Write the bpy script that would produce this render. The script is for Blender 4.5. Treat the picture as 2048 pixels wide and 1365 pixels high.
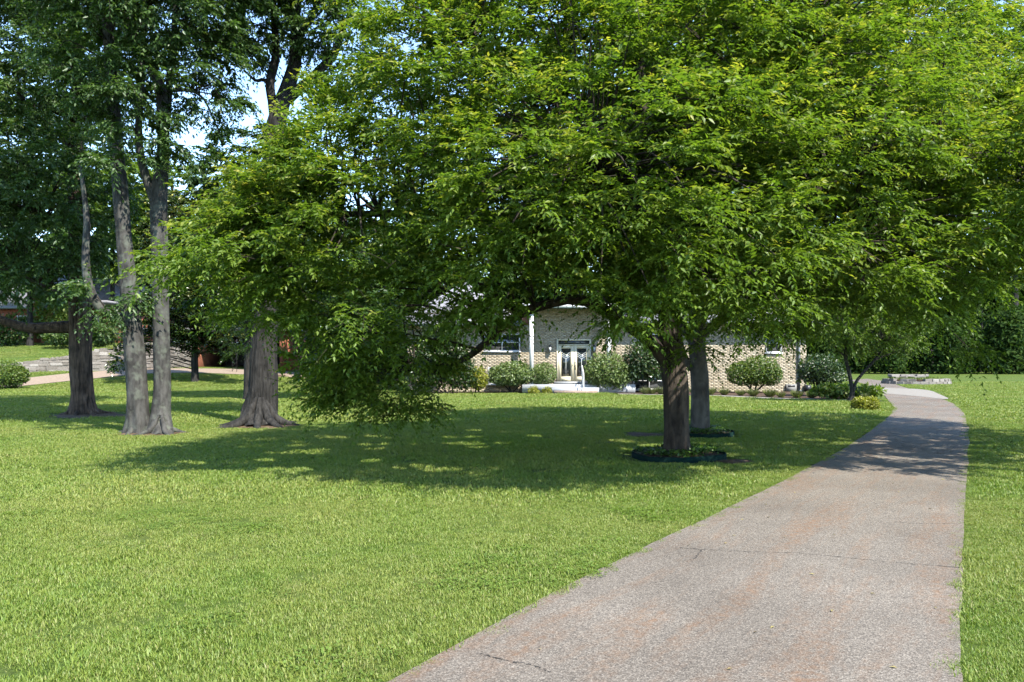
import bpy, math, random
import numpy as np
from mathutils import Vector

for o in list(bpy.data.objects):
    bpy.data.objects.remove(o)
sc = bpy.context.scene
COL = sc.collection
R = math.radians

# ------------------------------------------------------------------ camera, sky, sun, exposure
EYE, FPX, HOR = 1.65, 1600.0, 722.0            # eye height, focal length and horizon row on a 2048 px wide frame
cam = bpy.data.cameras.new('camera')
cam.sensor_width = 36.0
cam.lens = 36.0 * FPX / 2048.0
cam.shift_y = (HOR - 682.5) / 2048.0
cam.clip_end = 3000
camo = bpy.data.objects.new('camera', cam)
camo.location = (0, 0, EYE)
camo.rotation_euler = (R(90), 0, 0)
COL.objects.link(camo)
sc.camera = camo

SUN = Vector((0.40, -0.49, 0.775)).normalized()   # towards the sun
el = math.asin(SUN.z)
az = math.atan2(SUN.x, SUN.y)
world = bpy.data.worlds.new('World')
sc.world = world
world.use_nodes = True
wn = world.node_tree
bg = wn.nodes['Background']
sky = wn.nodes.new('ShaderNodeTexSky')
sky.sky_type = 'NISHITA'
sky.sun_disc = False
sky.sun_elevation = el
sky.sun_rotation = az
sky.air_density = 1.0
sky.dust_density = 0.1
sky.ozone_density = 3.0
wn.links.new(sky.outputs[0], bg.inputs[0])
bg.inputs[1].default_value = 0.15
sl = bpy.data.lights.new('sun', 'SUN')
sl.energy = 4.2
sl.angle = R(0.53)
sl.color = (1.0, 0.95, 0.86)
slo = bpy.data.objects.new('sun', sl)
slo.rotation_euler = (-SUN).to_track_quat('-Z', 'Y').to_euler()
slo.location = (20, -10, 40)
COL.objects.link(slo)

sc.view_settings.view_transform = 'Standard'
sc.view_settings.look = 'None'
sc.view_settings.gamma = 1.0
sc.view_settings.exposure = 1.92
cy = sc.cycles
cy.max_bounces = 5
cy.diffuse_bounces = 3
cy.glossy_bounces = 2
cy.transmission_bounces = 4
cy.transparent_max_bounces = 4
cy.caustics_reflective = False
cy.caustics_refractive = False
cy.use_denoising = True
try:
    cy.denoising_prefilter = 'FAST'
except Exception:
    pass

# ------------------------------------------------------------------ helpers
ROOT = {}


def sm(a, b, x):
    t = np.clip((np.asarray(x, float) - a) / (b - a), 0, 1)
    return t * t * (3 - 2 * t)


def height(x, y):
    """ground height: a flat lawn with faint swells that climbs to the neighbour's place at the back left"""
    x = np.asarray(x, float)
    y = np.asarray(y, float)
    hy = np.interp(y, [38, 44, 50, 54, 60, 200], [0, .17, .9, 1.12, 1.2, 3.0])
    s = np.interp(x, [-28, -21, -15, -9], [1, .85, .5, 0])
    sw = .018 * (np.sin(x * .55 + 1.3) * np.sin(y * .47 + .4) + .6 * np.sin(x * .9 - y * .7))
    right = .5 * sm(60, 110, y) * sm(5, 25, x) * 0
    return hy * s + sw * sm(1, 4, np.abs(y)) + right


def H(x, y):
    return float(height(x, y))


def P(px, py, Y):
    return np.array([(px - 1024) / FPX * Y, Y, EYE - (py - HOR) / FPX * Y])


def G(px, py):
    Y = FPX * EYE / (py - HOR)
    return np.array([(px - 1024) / FPX * Y, Y, 0.0])


def thing(name, label, cat, loc=(0, 0, 0), group=None):
    o = bpy.data.objects.new(name, None)
    o.empty_display_size = .2
    o.location = loc
    COL.objects.link(o)
    ROOT[o] = np.array(loc, float)
    return tag(o, label, cat, group)


def tag(o, label=None, cat=None, group=None, kind=None):
    for k, v in (('label', label), ('category', cat), ('group', group), ('kind', kind)):
        if v:
            o[k] = v
    return o


def mesh_data(name, verts, faces, mat, smooth=False, attr=None):
    """faces: (n,3) or (n,4) array, or a list of such arrays"""
    verts = np.ascontiguousarray(verts, dtype=np.float32).reshape(-1, 3)
    if not isinstance(faces, (list, tuple)):
        faces = [faces]
    faces = [np.asarray(f, dtype=np.int32) for f in faces if len(f)]
    me = bpy.data.meshes.new(name)
    me.vertices.add(len(verts))
    me.vertices.foreach_set('co', verts.ravel())
    loops = np.concatenate([f.ravel() for f in faces])
    sizes = np.concatenate([np.full(len(f), f.shape[1], np.int32) for f in faces])
    starts = np.concatenate([[0], np.cumsum(sizes)[:-1]]).astype(np.int32)
    me.loops.add(len(loops))
    me.loops.foreach_set('vertex_index', loops)
    me.polygons.add(len(sizes))
    me.polygons.foreach_set('loop_start', starts)
    me.polygons.foreach_set('loop_total', sizes)
    if smooth:
        me.polygons.foreach_set('use_smooth', np.ones(len(sizes), bool))
    if attr is not None:
        a = me.attributes.new('tone', 'FLOAT_COLOR', 'POINT')
        a.data.foreach_set('color', np.ascontiguousarray(attr, np.float32).ravel())
    me.update(calc_edges=True)
    if mat is not None:
        for m in (mat if isinstance(mat, (list, tuple)) else [mat]):
            me.materials.append(m)
    return me


def link(name, me, parent=None, loc=None):
    o = bpy.data.objects.new(name, me)
    COL.objects.link(o)
    if parent is not None:
        o.parent = parent
        ROOT[o] = ROOT[parent]
    if loc is not None:
        o.location = np.asarray(loc, float) - (ROOT[parent] if parent is not None else 0)
    return o


def obj(name, verts, faces, mat, parent=None, smooth=False, attr=None):
    """one mesh object from world coordinates"""
    verts = np.asarray(verts, float).reshape(-1, 3)
    if parent is not None:
        verts = verts - ROOT[parent]
    return link(name, mesh_data(name, verts, faces, mat, smooth, attr), parent)


class MB:
    """collects solids (world coordinates) for ONE mesh object"""

    def __init__(s):
        s.v, s.q, s.t, s.n = [], [], [], 0

    def add(s, v, q=None, t=None):
        v = np.asarray(v, float).reshape(-1, 3)
        s.v.append(v)
        if q is not None and len(q):
            s.q.append(np.asarray(q, int) + s.n)
        if t is not None and len(t):
            s.t.append(np.asarray(t, int) + s.n)
        s.n += len(v)
        return s

    def box(s, x0, x1, y0, y1, z0, z1, jit=0, rng=None):
        v = np.array([[x, y, z] for z in (z0, z1) for y in (y0, y1) for x in (x0, x1)], float)
        if jit:
            v = v + rng.normal(0, jit, v.shape)
        return s.add(v, [[0, 2, 3, 1], [4, 5, 7, 6], [0, 1, 5, 4], [2, 6, 7, 3], [0, 4, 6, 2], [1, 3, 7, 5]])

    def tube(s, pts, rad, seg=8, **k):
        v, q = tube(pts, rad, seg, **k)
        return s.add(v, q)

    def build(s, name, mat, parent=None, smooth=False):
        f = []
        if s.q:
            f.append(np.concatenate(s.q))
        if s.t:
            f.append(np.concatenate(s.t))
        return obj(name, np.concatenate(s.v), f, mat, parent, smooth)


def curve(pts, n):
    """Catmull-Rom through rows of pts (any width), n samples"""
    p = np.asarray(pts, float)
    if len(p) == 2:
        t = np.linspace(0, 1, n)[:, None]
        return p[0] * (1 - t) + p[1] * t
    p = np.vstack([2 * p[0] - p[1], p, 2 * p[-1] - p[-2]])
    u = np.linspace(0, len(p) - 3 - 1e-9, n)
    i = u.astype(int)
    t = (u - i)[:, None]
    a, b, c, d = p[i], p[i + 1], p[i + 2], p[i + 3]
    return .5 * (2 * b + (c - a) * t + (2 * a - 5 * b + 4 * c - d) * t ** 2 + (3 * b - a - 3 * c + d) * t ** 3)


def nrm(v):
    return v / np.maximum(np.linalg.norm(v, axis=-1, keepdims=True), 1e-9)


def tube(pts, rad, seg=8, n=None, rough=0.0, flare=None, rng=None, ridge=None):
    """tapered tube; rough = relative surface unevenness; flare = (amount, height, lobes, phase)"""
    pts = np.asarray(pts, float)
    rad = np.asarray(rad, float)
    n = n or max(len(pts), 2)
    pr = curve(np.column_stack([pts, rad]), n)
    c, r = pr[:, :3], np.maximum(pr[:, 3], .0015)
    tan = nrm(np.gradient(c, axis=0))
    ref = np.array([0, 1.0, 0]) if abs(tan[0][1]) < .8 else np.array([1.0, 0, 0])
    u = np.zeros_like(c)
    u[0] = nrm(ref - tan[0] * np.dot(ref, tan[0]))
    for i in range(1, n):
        w = u[i - 1] - tan[i] * np.dot(u[i - 1], tan[i])
        u[i] = w / max(np.linalg.norm(w), 1e-9)
    v = np.cross(tan, u)
    th = np.linspace(0, 2 * np.pi, seg, endpoint=False)
    rr = np.repeat(r[:, None], seg, 1)
    if rough:
        g = rng or np.random.default_rng(1)
        hh = np.arange(n)[:, None] / max(n, 1)
        for k in (2, 3, 5, 7, 9):
            ph, fr = g.uniform(0, 6.28), g.uniform(2, 9)
            rr = rr * (1 + rough * g.uniform(.4, 1) / math.sqrt(k) * np.sin(k * th[None] + ph + 2.2 * np.sin(fr * hh * 3 + ph)))
    if ridge:
        cnt, amp = ridge
        g = rng or np.random.default_rng(1)
        hz = c[:, 2][:, None]
        warp = sum(g.uniform(.5, 1.1) * np.sin(g.uniform(1, 5) * hz + g.integers(1, 5) * th[None] + g.uniform(0, 6)) for _ in range(5))
        brk = .6 + .4 * np.sin(9 * hz + 3 * np.sin(7 * th[None]) + warp * 2)
        rr = rr * (1 + amp * (np.abs(np.sin(cnt / 2 * th[None] + warp)) - .6) * brk)
    if flare:
        amt, fh, lob, ph = flare
        hz = (c[:, 2] - c[0, 2])[:, None]
        lobes = .55 + .45 * np.sin(lob * th[None] + ph) + .25 * np.sin((lob + 3) * th[None] + 2 * ph)
        rr = rr * (1 + amt * np.exp(-hz / fh) * lobes)
    ver = c[:, None] + rr[..., None] * (np.cos(th)[None, :, None] * u[:, None] + np.sin(th)[None, :, None] * v[:, None])
    i = np.arange(n - 1)[:, None] * seg
    j = np.arange(seg)[None]
    k = (j + 1) % seg
    q = np.stack([i + j, i + k, i + seg + k, i + seg + j], -1).reshape(-1, 4)
    return ver.reshape(-1, 3), q


# ------------------------------------------------------------------ materials
def mat(name):
    m = bpy.data.materials.new(name)
    m.use_nodes = True
    nt = m.node_tree
    b = nt.nodes['Principled BSDF']
    return m, nt, b


def nd(nt, t, **k):
    n = nt.nodes.new(t)
    for a, v in k.items():
        if a.startswith('i_'):
            n.inputs[a[2:].replace('_', ' ')].default_value = v
        else:
            setattr(n, a, v)
    return n


def ramp(nt, fac, stops):
    n = nt.nodes.new('ShaderNodeValToRGB')
    e = n.color_ramp.elements
    while len(e) < len(stops):
        e.new(.5)
    for x, (p, c) in zip(e, stops):
        x.position = p
        x.color = (*c, 1) if len(c) == 3 else c
    nt.links.new(fac, n.inputs[0])
    return n.outputs[0]


def mix(nt, a, b, fac, mode='MIX'):
    n = nt.nodes.new('ShaderNodeMix')
    n.data_type = 'RGBA'
    n.blend_type = mode
    for s, v in ((n.inputs[0], fac), (n.inputs[6], a), (n.inputs[7], b)):
        if hasattr(v, 'is_linked') or hasattr(v, 'links'):
            nt.links.new(v, s)
        elif isinstance(v, (tuple, list)):
            s.default_value = (*v, 1) if len(v) == 3 else v
        else:
            s.default_value = v
    return n.outputs[2]


def pos(nt, scale=(1, 1, 1), obj_space=False):
    if obj_space:
        s = nt.nodes.new('ShaderNodeTexCoord').outputs['Object']
    else:
        s = nt.nodes.new('ShaderNodeNewGeometry').outputs['Position']
    mp = nt.nodes.new('ShaderNodeMapping')
    mp.inputs['Scale'].default_value = scale
    nt.links.new(s, mp.inputs[0])
    return mp.outputs[0]


def noise(nt, vec, scale, detail=4, rough=.55, dist=0):
    n = nt.nodes.new('ShaderNodeTexNoise')
    n.inputs['Scale'].default_value = scale
    n.inputs['Detail'].default_value = detail
    n.inputs['Roughness'].default_value = rough
    n.inputs['Distortion'].default_value = dist
    nt.links.new(vec, n.inputs['Vector'])
    return n.outputs[0]


def bump(nt, b, h, strength=.5, dist=.02):
    n = nt.nodes.new('ShaderNodeBump')
    n.inputs['Strength'].default_value = strength
    n.inputs['Distance'].default_value = dist
    nt.links.new(h, n.inputs['Height'])
    nt.links.new(n.outputs[0], b.inputs['Normal'])


def leaf_mat(name, dark, mid, young, trans=.35, rough=.42, spec=.45, tboost=(1.25, 1.45, .5)):
    """leaf: diffuse + gloss on top, light passing through; tone.r = leaf to leaf variation, tone.g = young growth"""
    m, nt, b = mat(name)
    at = nd(nt, 'ShaderNodeAttribute', attribute_name='tone')
    sep = nt.nodes.new('ShaderNodeSeparateColor')
    nt.links.new(at.outputs['Color'], sep.inputs[0])
    c = mix(nt, mix(nt, dark, mid, sep.outputs[0]), young, sep.outputs[1])
    nt.links.new(c, b.inputs['Base Color'])
    b.inputs['Roughness'].default_value = rough
    b.inputs['Specular IOR Level'].default_value = spec
    tr = nt.nodes.new('ShaderNodeBsdfTranslucent')
    nt.links.new(mix(nt, c, tboost, 1.0, 'MULTIPLY'), tr.inputs[0])
    ms = nt.nodes.new('ShaderNodeMixShader')
    ms.inputs[0].default_value = trans
    nt.links.new(b.outputs[0], ms.inputs[1])
    nt.links.new(tr.outputs[0], ms.inputs[2])
    nt.links.new(ms.outputs[0], nt.nodes['Material Output'].inputs[0])
    return m


def bark_mat(name, dark, light, scale=9, stretch=.16, strength=.9, lichen=None, dist=.03):
    m, nt, b = mat(name)
    v = pos(nt, (1, 1, stretch))
    n1 = noise(nt, v, scale, 7, .62, .4)
    n2 = noise(nt, pos(nt), 2.2, 4, .6)
    c = ramp(nt, n1, [(.34, dark), (.62, light)])
    c = mix(nt, c, tuple(x * .55 for x in dark), ramp(nt, n2, [(.5, (0, 0, 0)), (.72, (.8, .8, .8))]))
    if lichen:
        n3 = noise(nt, pos(nt), 4.5, 5, .6)
        c = mix(nt, c, lichen, ramp(nt, n3, [(.5, (0, 0, 0)), (.64, (.75, .75, .75))]))
    nt.links.new(c, b.inputs['Base Color'])
    b.inputs['Roughness'].default_value = .9
    b.inputs['Specular IOR Level'].default_value = .2
    bump(nt, b, n1, strength, dist)
    return m


def flat_mat(name, col, rough=.6, var=.12, scale=6, spec=.4, metal=0, bumps=0):
    m, nt, b = mat(name)
    n = noise(nt, pos(nt), scale, 5, .6)
    c = ramp(nt, n, [(.3, tuple(x * (1 - var) for x in col)), (.7, tuple(min(1, x * (1 + var)) for x in col))])
    nt.links.new(c, b.inputs['Base Color'])
    b.inputs['Roughness'].default_value = rough
    b.inputs['Specular IOR Level'].default_value = spec
    b.inputs['Metallic'].default_value = metal
    if bumps:
        bump(nt, b, noise(nt, pos(nt), scale * 6, 4, .6), bumps, .01)
    return m


def brick_tone_mat(name, a, b_, c_, rough=.85):
    """per-piece tone from the object / tone attribute"""
    m, nt, b = mat(name)
    at = nd(nt, 'ShaderNodeAttribute', attribute_name='tone')
    oi = nt.nodes.new('ShaderNodeObjectInfo')
    sep = nt.nodes.new('ShaderNodeSeparateColor')
    nt.links.new(at.outputs['Color'], sep.inputs[0])
    ad = nd(nt, 'ShaderNodeMath', operation='ADD')
    nt.links.new(sep.outputs[0], ad.inputs[0])
    nt.links.new(oi.outputs['Random'], ad.inputs[1])
    fr = nd(nt, 'ShaderNodeMath', operation='FRACT')
    nt.links.new(ad.outputs[0], fr.inputs[0])
    c = ramp(nt, fr.outputs[0], [(0, a), (.5, b_), (1, c_)])
    n = noise(nt, pos(nt), 14, 5, .65)
    c = mix(nt, c, ramp(nt, n, [(.3, (.62, .6, .56)), (.65, (1, 1, 1))]), 1.0, 'MULTIPLY')
    nt.links.new(c, b.inputs['Base Color'])
    b.inputs['Roughness'].default_value = rough
    b.inputs['Specular IOR Level'].default_value = .25
    bump(nt, b, n, .5, .012)
    return m


# lawn soil/thatch sheet and blades share large patches of yellower and deeper green
def lawn_color(nt, lush, dry, thatch, extra=0):
    v = pos(nt)
    n1 = noise(nt, v, .35, 4, .6, .6)
    n2 = noise(nt, v, 2.3, 5, .62)
    c = mix(nt, lush, dry, ramp(nt, n1, [(.36, (0, 0, 0)), (.66, (1, 1, 1))]))
    c = mix(nt, c, thatch, ramp(nt, n2, [(.58, (0, 0, 0)), (.75, (.55, .55, .55))]))
    return c


M = {}
m, nt, b = mat('lawn_ground')
c = lawn_color(nt, (.060, .098, .016), (.085, .108, .024), (.098, .094, .038))
n = noise(nt, pos(nt), 34, 5, .7)
c = mix(nt, c, ramp(nt, n, [(.3, (.45, .5, .4)), (.6, (1, 1, 1)), (.75, (1.25, 1.22, 1.1))]), 1, 'MULTIPLY')
nt.links.new(c, b.inputs['Base Color'])
b.inputs['Roughness'].default_value = .95
b.inputs['Specular IOR Level'].default_value = .1
bump(nt, b, n, .8, .05)
M['lawn'] = m

m, nt, b = mat('grass_blade')
at = nd(nt, 'ShaderNodeAttribute', attribute_name='tone')
sep = nt.nodes.new('ShaderNodeSeparateColor')
nt.links.new(at.outputs['Color'], sep.inputs[0])
c = lawn_color(nt, (.146, .200, .028), (.212, .232, .050), (.225, .215, .085))
c = mix(nt, c, (.062, .135, .018), ramp(nt, sep.outputs[0], [(0, (.75, .75, .75)), (.7, (0, 0, 0))]))
c = mix(nt, c, (.24, .22, .09), ramp(nt, sep.outputs[1], [(.9, (0, 0, 0)), (.94, (.7, .7, .7))]))
nt.links.new(c, b.inputs['Base Color'])
b.inputs['Roughness'].default_value = .5
b.inputs['Specular IOR Level'].default_value = .3
tr = nt.nodes.new('ShaderNodeBsdfTranslucent')
nt.links.new(mix(nt, c, (1.2, 1.3, .6), 1, 'MULTIPLY'), tr.inputs[0])
ms = nt.nodes.new('ShaderNodeMixShader')
ms.inputs[0].default_value = .35
nt.links.new(b.outputs[0], ms.inputs[1])
nt.links.new(tr.outputs[0], ms.inputs[2])
nt.links.new(ms.outputs[0], nt.nodes['Material Output'].inputs[0])
M['grass'] = m

# old asphalt: worn pale aggregate in a dark binder, rust-red moss and dust stains drawn out along the wheel tracks
m, nt, b = mat('worn_asphalt')
v = pos(nt)
vo = nd(nt, 'ShaderNodeTexVoronoi', feature='F1')
vo.inputs['Scale'].default_value = 130
nt.links.new(v, vo.inputs['Vector'])
sepc = nt.nodes.new('ShaderNodeSeparateColor')
nt.links.new(vo.outputs['Color'], sepc.inputs[0])
c = ramp(nt, sepc.outputs[0], [(0, (.074, .067, .061)), (.35, (.133, .119, .107)), (.72, (.172, .156, .141)), (1, (.27, .25, .228))])
fine = noise(nt, v, 170, 3, .7)
c = mix(nt, c, ramp(nt, fine, [(.32, (.45, .44, .43)), (.55, (1, 1, 1))]), .8, 'MULTIPLY')
mp = nt.nodes.new('ShaderNodeMapping')
mp.inputs['Rotation'].default_value = (0, 0, R(32))
nt.links.new(v, mp.inputs[0])
mp2 = nt.nodes.new('ShaderNodeMapping')
mp2.inputs['Scale'].default_value = (2.0, .30, 1)
nt.links.new(mp.outputs[0], mp2.inputs[0])
st = noise(nt, mp2.outputs[0], 1.3, 7, .72, .3)
sp = noise(nt, v, 16, 6, .75)
stain = nd(nt, 'ShaderNodeMath', operation='MULTIPLY')
nt.links.new(ramp(nt, st, [(.47, (0, 0, 0)), (.72, (.9, .9, .9))]), stain.inputs[0])
nt.links.new(ramp(nt, sp, [(.40, (.1, .1, .1)), (.64, (1, 1, 1))]), stain.inputs[1])
c = mix(nt, c, (.170, .085, .036), stain.outputs[0])
big = noise(nt, v, .55, 4, .6)
c = mix(nt, c, ramp(nt, big, [(.3, (.60, .56, .49)), (.7, (.93, .885, .79))]), 1, 'MULTIPLY')
nt.links.new(c, b.inputs['Base Color'])
b.inputs['Roughness'].default_value = .88
b.inputs['Specular IOR Level'].default_value = .3
hh = nd(nt, 'ShaderNodeMath', operation='ADD')
nt.links.new(vo.outputs['Distance'], hh.inputs[0])
nt.links.new(fine, hh.inputs[1])
bump(nt, b, hh.outputs[0], .35, .006)
M['asphalt'] = m

M['concrete'] = flat_mat('pale_concrete', (.165, .15, .125), .85, .16, 5, .3, 0, .3)
M['crack'] = flat_mat('crack_dirt', (.035, .03, .025), .95, .3, 20)
M['pinkpath'] = flat_mat('pink_gravel_paving', (.19, .145, .105), .9, .25, 9, .2, 0, .4)
M['soil'] = flat_mat('bed_soil', (.055, .036, .024), .95, .45, 12, .15, 0, .8)
M['bare'] = flat_mat('bare_earth', (.075, .052, .032), .95, .45, 9, .15, 0, .8)
M['bark_brown'] = bark_mat('grey_brown_bark', (.016, .012, .010), (.060, .047, .036), 11, .3, .9)
M['bark_grey'] = bark_mat('smooth_grey_bark', (.030, .028, .026), (.085, .082, .076), 5, .45, .35, (.03, .028, .026))
M['bark_smooth'] = bark_mat('pale_smooth_bark', (.020, .019, .017), (.060, .058, .053), 7, .4, .8, (.085, .094, .074))
M['bark_furrow'] = bark_mat('furrowed_oak_bark', (.016, .011, .008), (.105, .075, .054), 15, .09, 1.0, None, .06)
M['bark_dark'] = bark_mat('dark_furrowed_bark', (.007, .0065, .006), (.034, .032, .029), 12, .14, 1.0, None, .05)  # dark bark, deepened further to stand in for canopy shade on the stout trunk
M['twig'] = bark_mat('twig_bark', (.014, .011, .009), (.045, .037, .028), 20, .4, .4)

M['hack'] = leaf_mat('hackberry_leaf', (.058, .108, .014), (.120, .182, .024), (.35, .32, .06), .48, .45, .32, (1.3, 1.4, .5))
M['hack2'] = leaf_mat('hackberry_leaf_b', (.056, .105, .015), (.116, .176, .025), (.33, .305, .06), .48, .46, .32, (1.3, 1.4, .5))
M['ash'] = leaf_mat('blue_green_leaf', (.034, .070, .022), (.070, .118, .034), (.17, .19, .05), .40, .42, .45)
M['deep'] = leaf_mat('deep_green_leaf', (.016, .040, .009), (.036, .072, .013), (.10, .12, .02), .3, .42, .4)
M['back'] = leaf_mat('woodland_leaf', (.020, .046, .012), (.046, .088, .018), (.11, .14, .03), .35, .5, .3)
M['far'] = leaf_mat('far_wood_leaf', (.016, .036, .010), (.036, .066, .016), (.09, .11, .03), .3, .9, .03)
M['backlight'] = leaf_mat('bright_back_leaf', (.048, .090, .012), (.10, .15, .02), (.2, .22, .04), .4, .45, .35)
M['magnolia'] = leaf_mat('magnolia_leaf', (.014, .034, .009), (.035, .060, .012), (.26, .235, .04), .12, .25, .6)
M['box'] = leaf_mat('box_leaf', (.028, .060, .009), (.066, .112, .015), (.17, .20, .03), .3, .42, .4)
M['yellowshrub'] = leaf_mat('golden_leaf', (.085, .105, .010), (.19, .20, .018), (.32, .30, .03), .35, .45, .4)
M['topiary'] = leaf_mat('topiary_leaf', (.045, .082, .022), (.115, .16, .045), (.18, .22, .06), .25, .45, .45)
M['darkshrub'] = leaf_mat('dark_shrub_leaf', (.012, .030, .008), (.030, .058, .013), (.06, .09, .02), .2, .38, .45)
M['pale'] = leaf_mat('pale_sapling_leaf', (.085, .12, .035), (.16, .19, .07), (.22, .24, .09), .4, .5, .35)
M['liriope'] = leaf_mat('liriope_blade', (.07, .10, .025), (.16, .18, .07), (.24, .23, .11), .3, .5, .35)
M['cover'] = leaf_mat('cover_leaf', (.024, .065, .012), (.055, .11, .02), (.10, .15, .03), .3, .4, .4)

M['clover'] = leaf_mat('clover_leaf', (.075, .130, .022), (.115, .175, .030), (.16, .20, .04), .35, .5, .3)
M['brick'] = brick_tone_mat('cream_painted_brick', (.42, .37, .28), (.36, .31, .225), (.31, .26, .18))
M['redbrick'] = brick_tone_mat('red_brick', (.24, .085, .05), (.20, .07, .042), (.28, .12, .075))
M['mortar'] = flat_mat('dark_mortar', (.20, .17, .13), .95, .2, 20)
M['stone'] = brick_tone_mat('grey_fieldstone', (.19, .175, .155), (.14, .125, .11), (.24, .225, .205))
M['wallcore'] = flat_mat('wall_mortar', (.10, .09, .08), .95, .3, 9)
M['roof'] = flat_mat('grey_shingle', (.22, .20, .20), .9, .2, 8, .2, 0, .5)
M['roof_pale'] = flat_mat('pale_grey_shingle', (.17, .165, .175), .9, .12, 8, .2, 0, .4)
M['white'] = flat_mat('white_paint', (.50, .50, .49), .45, .05, 4)
M['cream'] = flat_mat('cream_door_paint', (.50, .455, .32), .42, .05, 3)
M['gutter'] = flat_mat('grey_gutter', (.09, .10, .105), .45, .1, 4)
M['black'] = flat_mat('black_metal', (.018, .018, .02), .4, .1, 8)
M['brass'] = flat_mat('aged_brass', (.20, .15, .08), .35, .15, 20, .5, .8)
M['lantern'] = flat_mat('frosted_lantern_glass', (.42, .44, .42), .3, .1, 8)
M['chev'] = flat_mat('etched_glass_lines', (.62, .66, .62), .5, .05, 8)
M['slate'] = flat_mat('porch_paint', (.30, .31, .32), .7, .08, 3, .3)
M['stepbrick'] = flat_mat('step_brick', (.20, .15, .12), .9, .25, 9, .2)
M['edging'] = flat_mat('green_plastic_edging', (.004, .014, .012), .9, .35, 9, .05)
M['vent'] = flat_mat('vent_block', (.16, .155, .14), .8, .12, 6)
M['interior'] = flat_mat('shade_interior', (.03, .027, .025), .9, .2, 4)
m, nt, b = mat('dark_window_glass')
b.inputs['Base Color'].default_value = (.012, .016, .016, 1)
b.inputs['Roughness'].default_value = .06
b.inputs['Specular IOR Level'].default_value = .8
M['glass'] = m

# ------------------------------------------------------------------ ground
def poly_inside(x, y, poly):
    x = np.asarray(x)
    y = np.asarray(y)
    ins = np.zeros(x.shape, bool)
    n = len(poly)
    for i in range(n):
        x0, y0 = poly[i]
        x1, y1 = poly[(i + 1) % n]
        cond = ((y0 > y) != (y1 > y))
        xi = (x1 - x0) * (y - y0) / ((y1 - y0) + 1e-12) + x0
        ins ^= cond & (x < xi)
    return ins


def sheet(name, xs, ys, dz, material):
    X, Y = np.meshgrid(xs, ys)
    Z = height(X, Y) + dz
    nx, ny = len(xs), len(ys)
    i = np.arange(ny - 1)[:, None] * nx + np.arange(nx - 1)[None]
    q = np.stack([i, i + 1, i + nx + 1, i + nx], -1).reshape(-1, 4)
    return obj(name, np.stack([X, Y, Z], -1), q, material, smooth=True)


xs = np.concatenate([np.linspace(-900, -70, 14), np.arange(-68, 40, 1.0), np.linspace(42, 900, 16)])
ys = np.concatenate([np.linspace(-300, -12, 8), np.arange(-10, 90, 1.0), np.linspace(92, 1500, 18)])
tag(sheet('lawn', xs, ys, 0, M['lawn']), kind='structure')


def even(pts, n):
    p = np.array(pts, float)
    p = curve(p, 8 * len(p)) if len(p) < 5 else p
    s = np.concatenate([[0], np.cumsum(np.linalg.norm(np.diff(p, axis=0), axis=1))])
    u = np.linspace(0, s[-1], n)
    q = np.column_stack([np.interp(u, s, p[:, 0]), np.interp(u, s, p[:, 1])])
    w = max(3, n // 22) | 1
    ext = np.vstack([2 * q[0] - q[w // 2:0:-1], q, 2 * q[-1] - q[-2:-2 - w // 2:-1]])
    return np.column_stack([np.convolve(ext[:, k], np.ones(w) / w, 'valid') for k in (0, 1)])


def strip(name, left, right, n, dz, material, jitter=0, seed=3, cross=7, kind='structure'):
    """a paved strip lofted between two ground polylines"""
    g = np.random.default_rng(seed)
    a, c = even(left, n), even(right, n)
    if jitter:
        for e in (a, c):
            k = np.convolve(g.normal(0, 1, n + 4), np.ones(5) / 5, 'valid')
            e[:, 0] += k * jitter
    t = np.linspace(0, 1, cross)[None, :, None]
    p = a[:, None] * (1 - t) + c[:, None] * t
    z = height(p[..., 0], p[..., 1]) + dz
    v = np.concatenate([p[..., :2], z[..., None]], -1)
    i = np.arange(n - 1)[:, None] * cross + np.arange(cross - 1)[None]
    q = np.stack([i, i + 1, i + cross + 1, i + cross], -1).reshape(-1, 4)
    o = tag(obj(name, v, q, material, smooth=True), kind=kind)
    return o, np.vstack([a[:, :2], c[::-1, :2]])


def gp(lst):
    return [G(*p)[:2] for p in lst]


dl = [np.array([-5.6, -4.2])] + gp([(800, 1365), (1000, 1247), (1200, 1142), (1400, 1041), (1560, 970), (1660, 916), (1738, 866), (1781, 830), (1788, 814), (1768, 792), (1742, 779)])
dr = [np.array([-1.9, -4.2])] + gp([(1917, 1365), (1922, 1180), (1927, 1080), (1932, 1000), (1935, 940), (1938, 885), (1937, 856), (1930, 828), (1905, 806), (1868, 793), (1838, 784)])
drive, DRIVE = strip('driveway', dl, dr, 220, .012, M['asphalt'], .022, 5, 9)
cl = gp([(1752, 786.5), (1758, 783.5), (1745, 776), (1738, 773.5)])
cr = gp([(1872, 797.5), (1903, 801), (1862, 783), (1832, 779)])
apron, APRON = strip('concrete_apron', cl, cr, 12, .018, M['concrete'], 0, 1, 5)
fl = gp([(1742, 778), (1730, 771), (1716, 765), (1690, 761)])
fr_ = gp([(1838, 783.5), (1800, 772), (1770, 763), (1735, 758)])
drive2, DRIVE2 = strip('driveway_bend', fl, fr_, 24, .012, M['asphalt'], 0, 2, 5)

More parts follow.
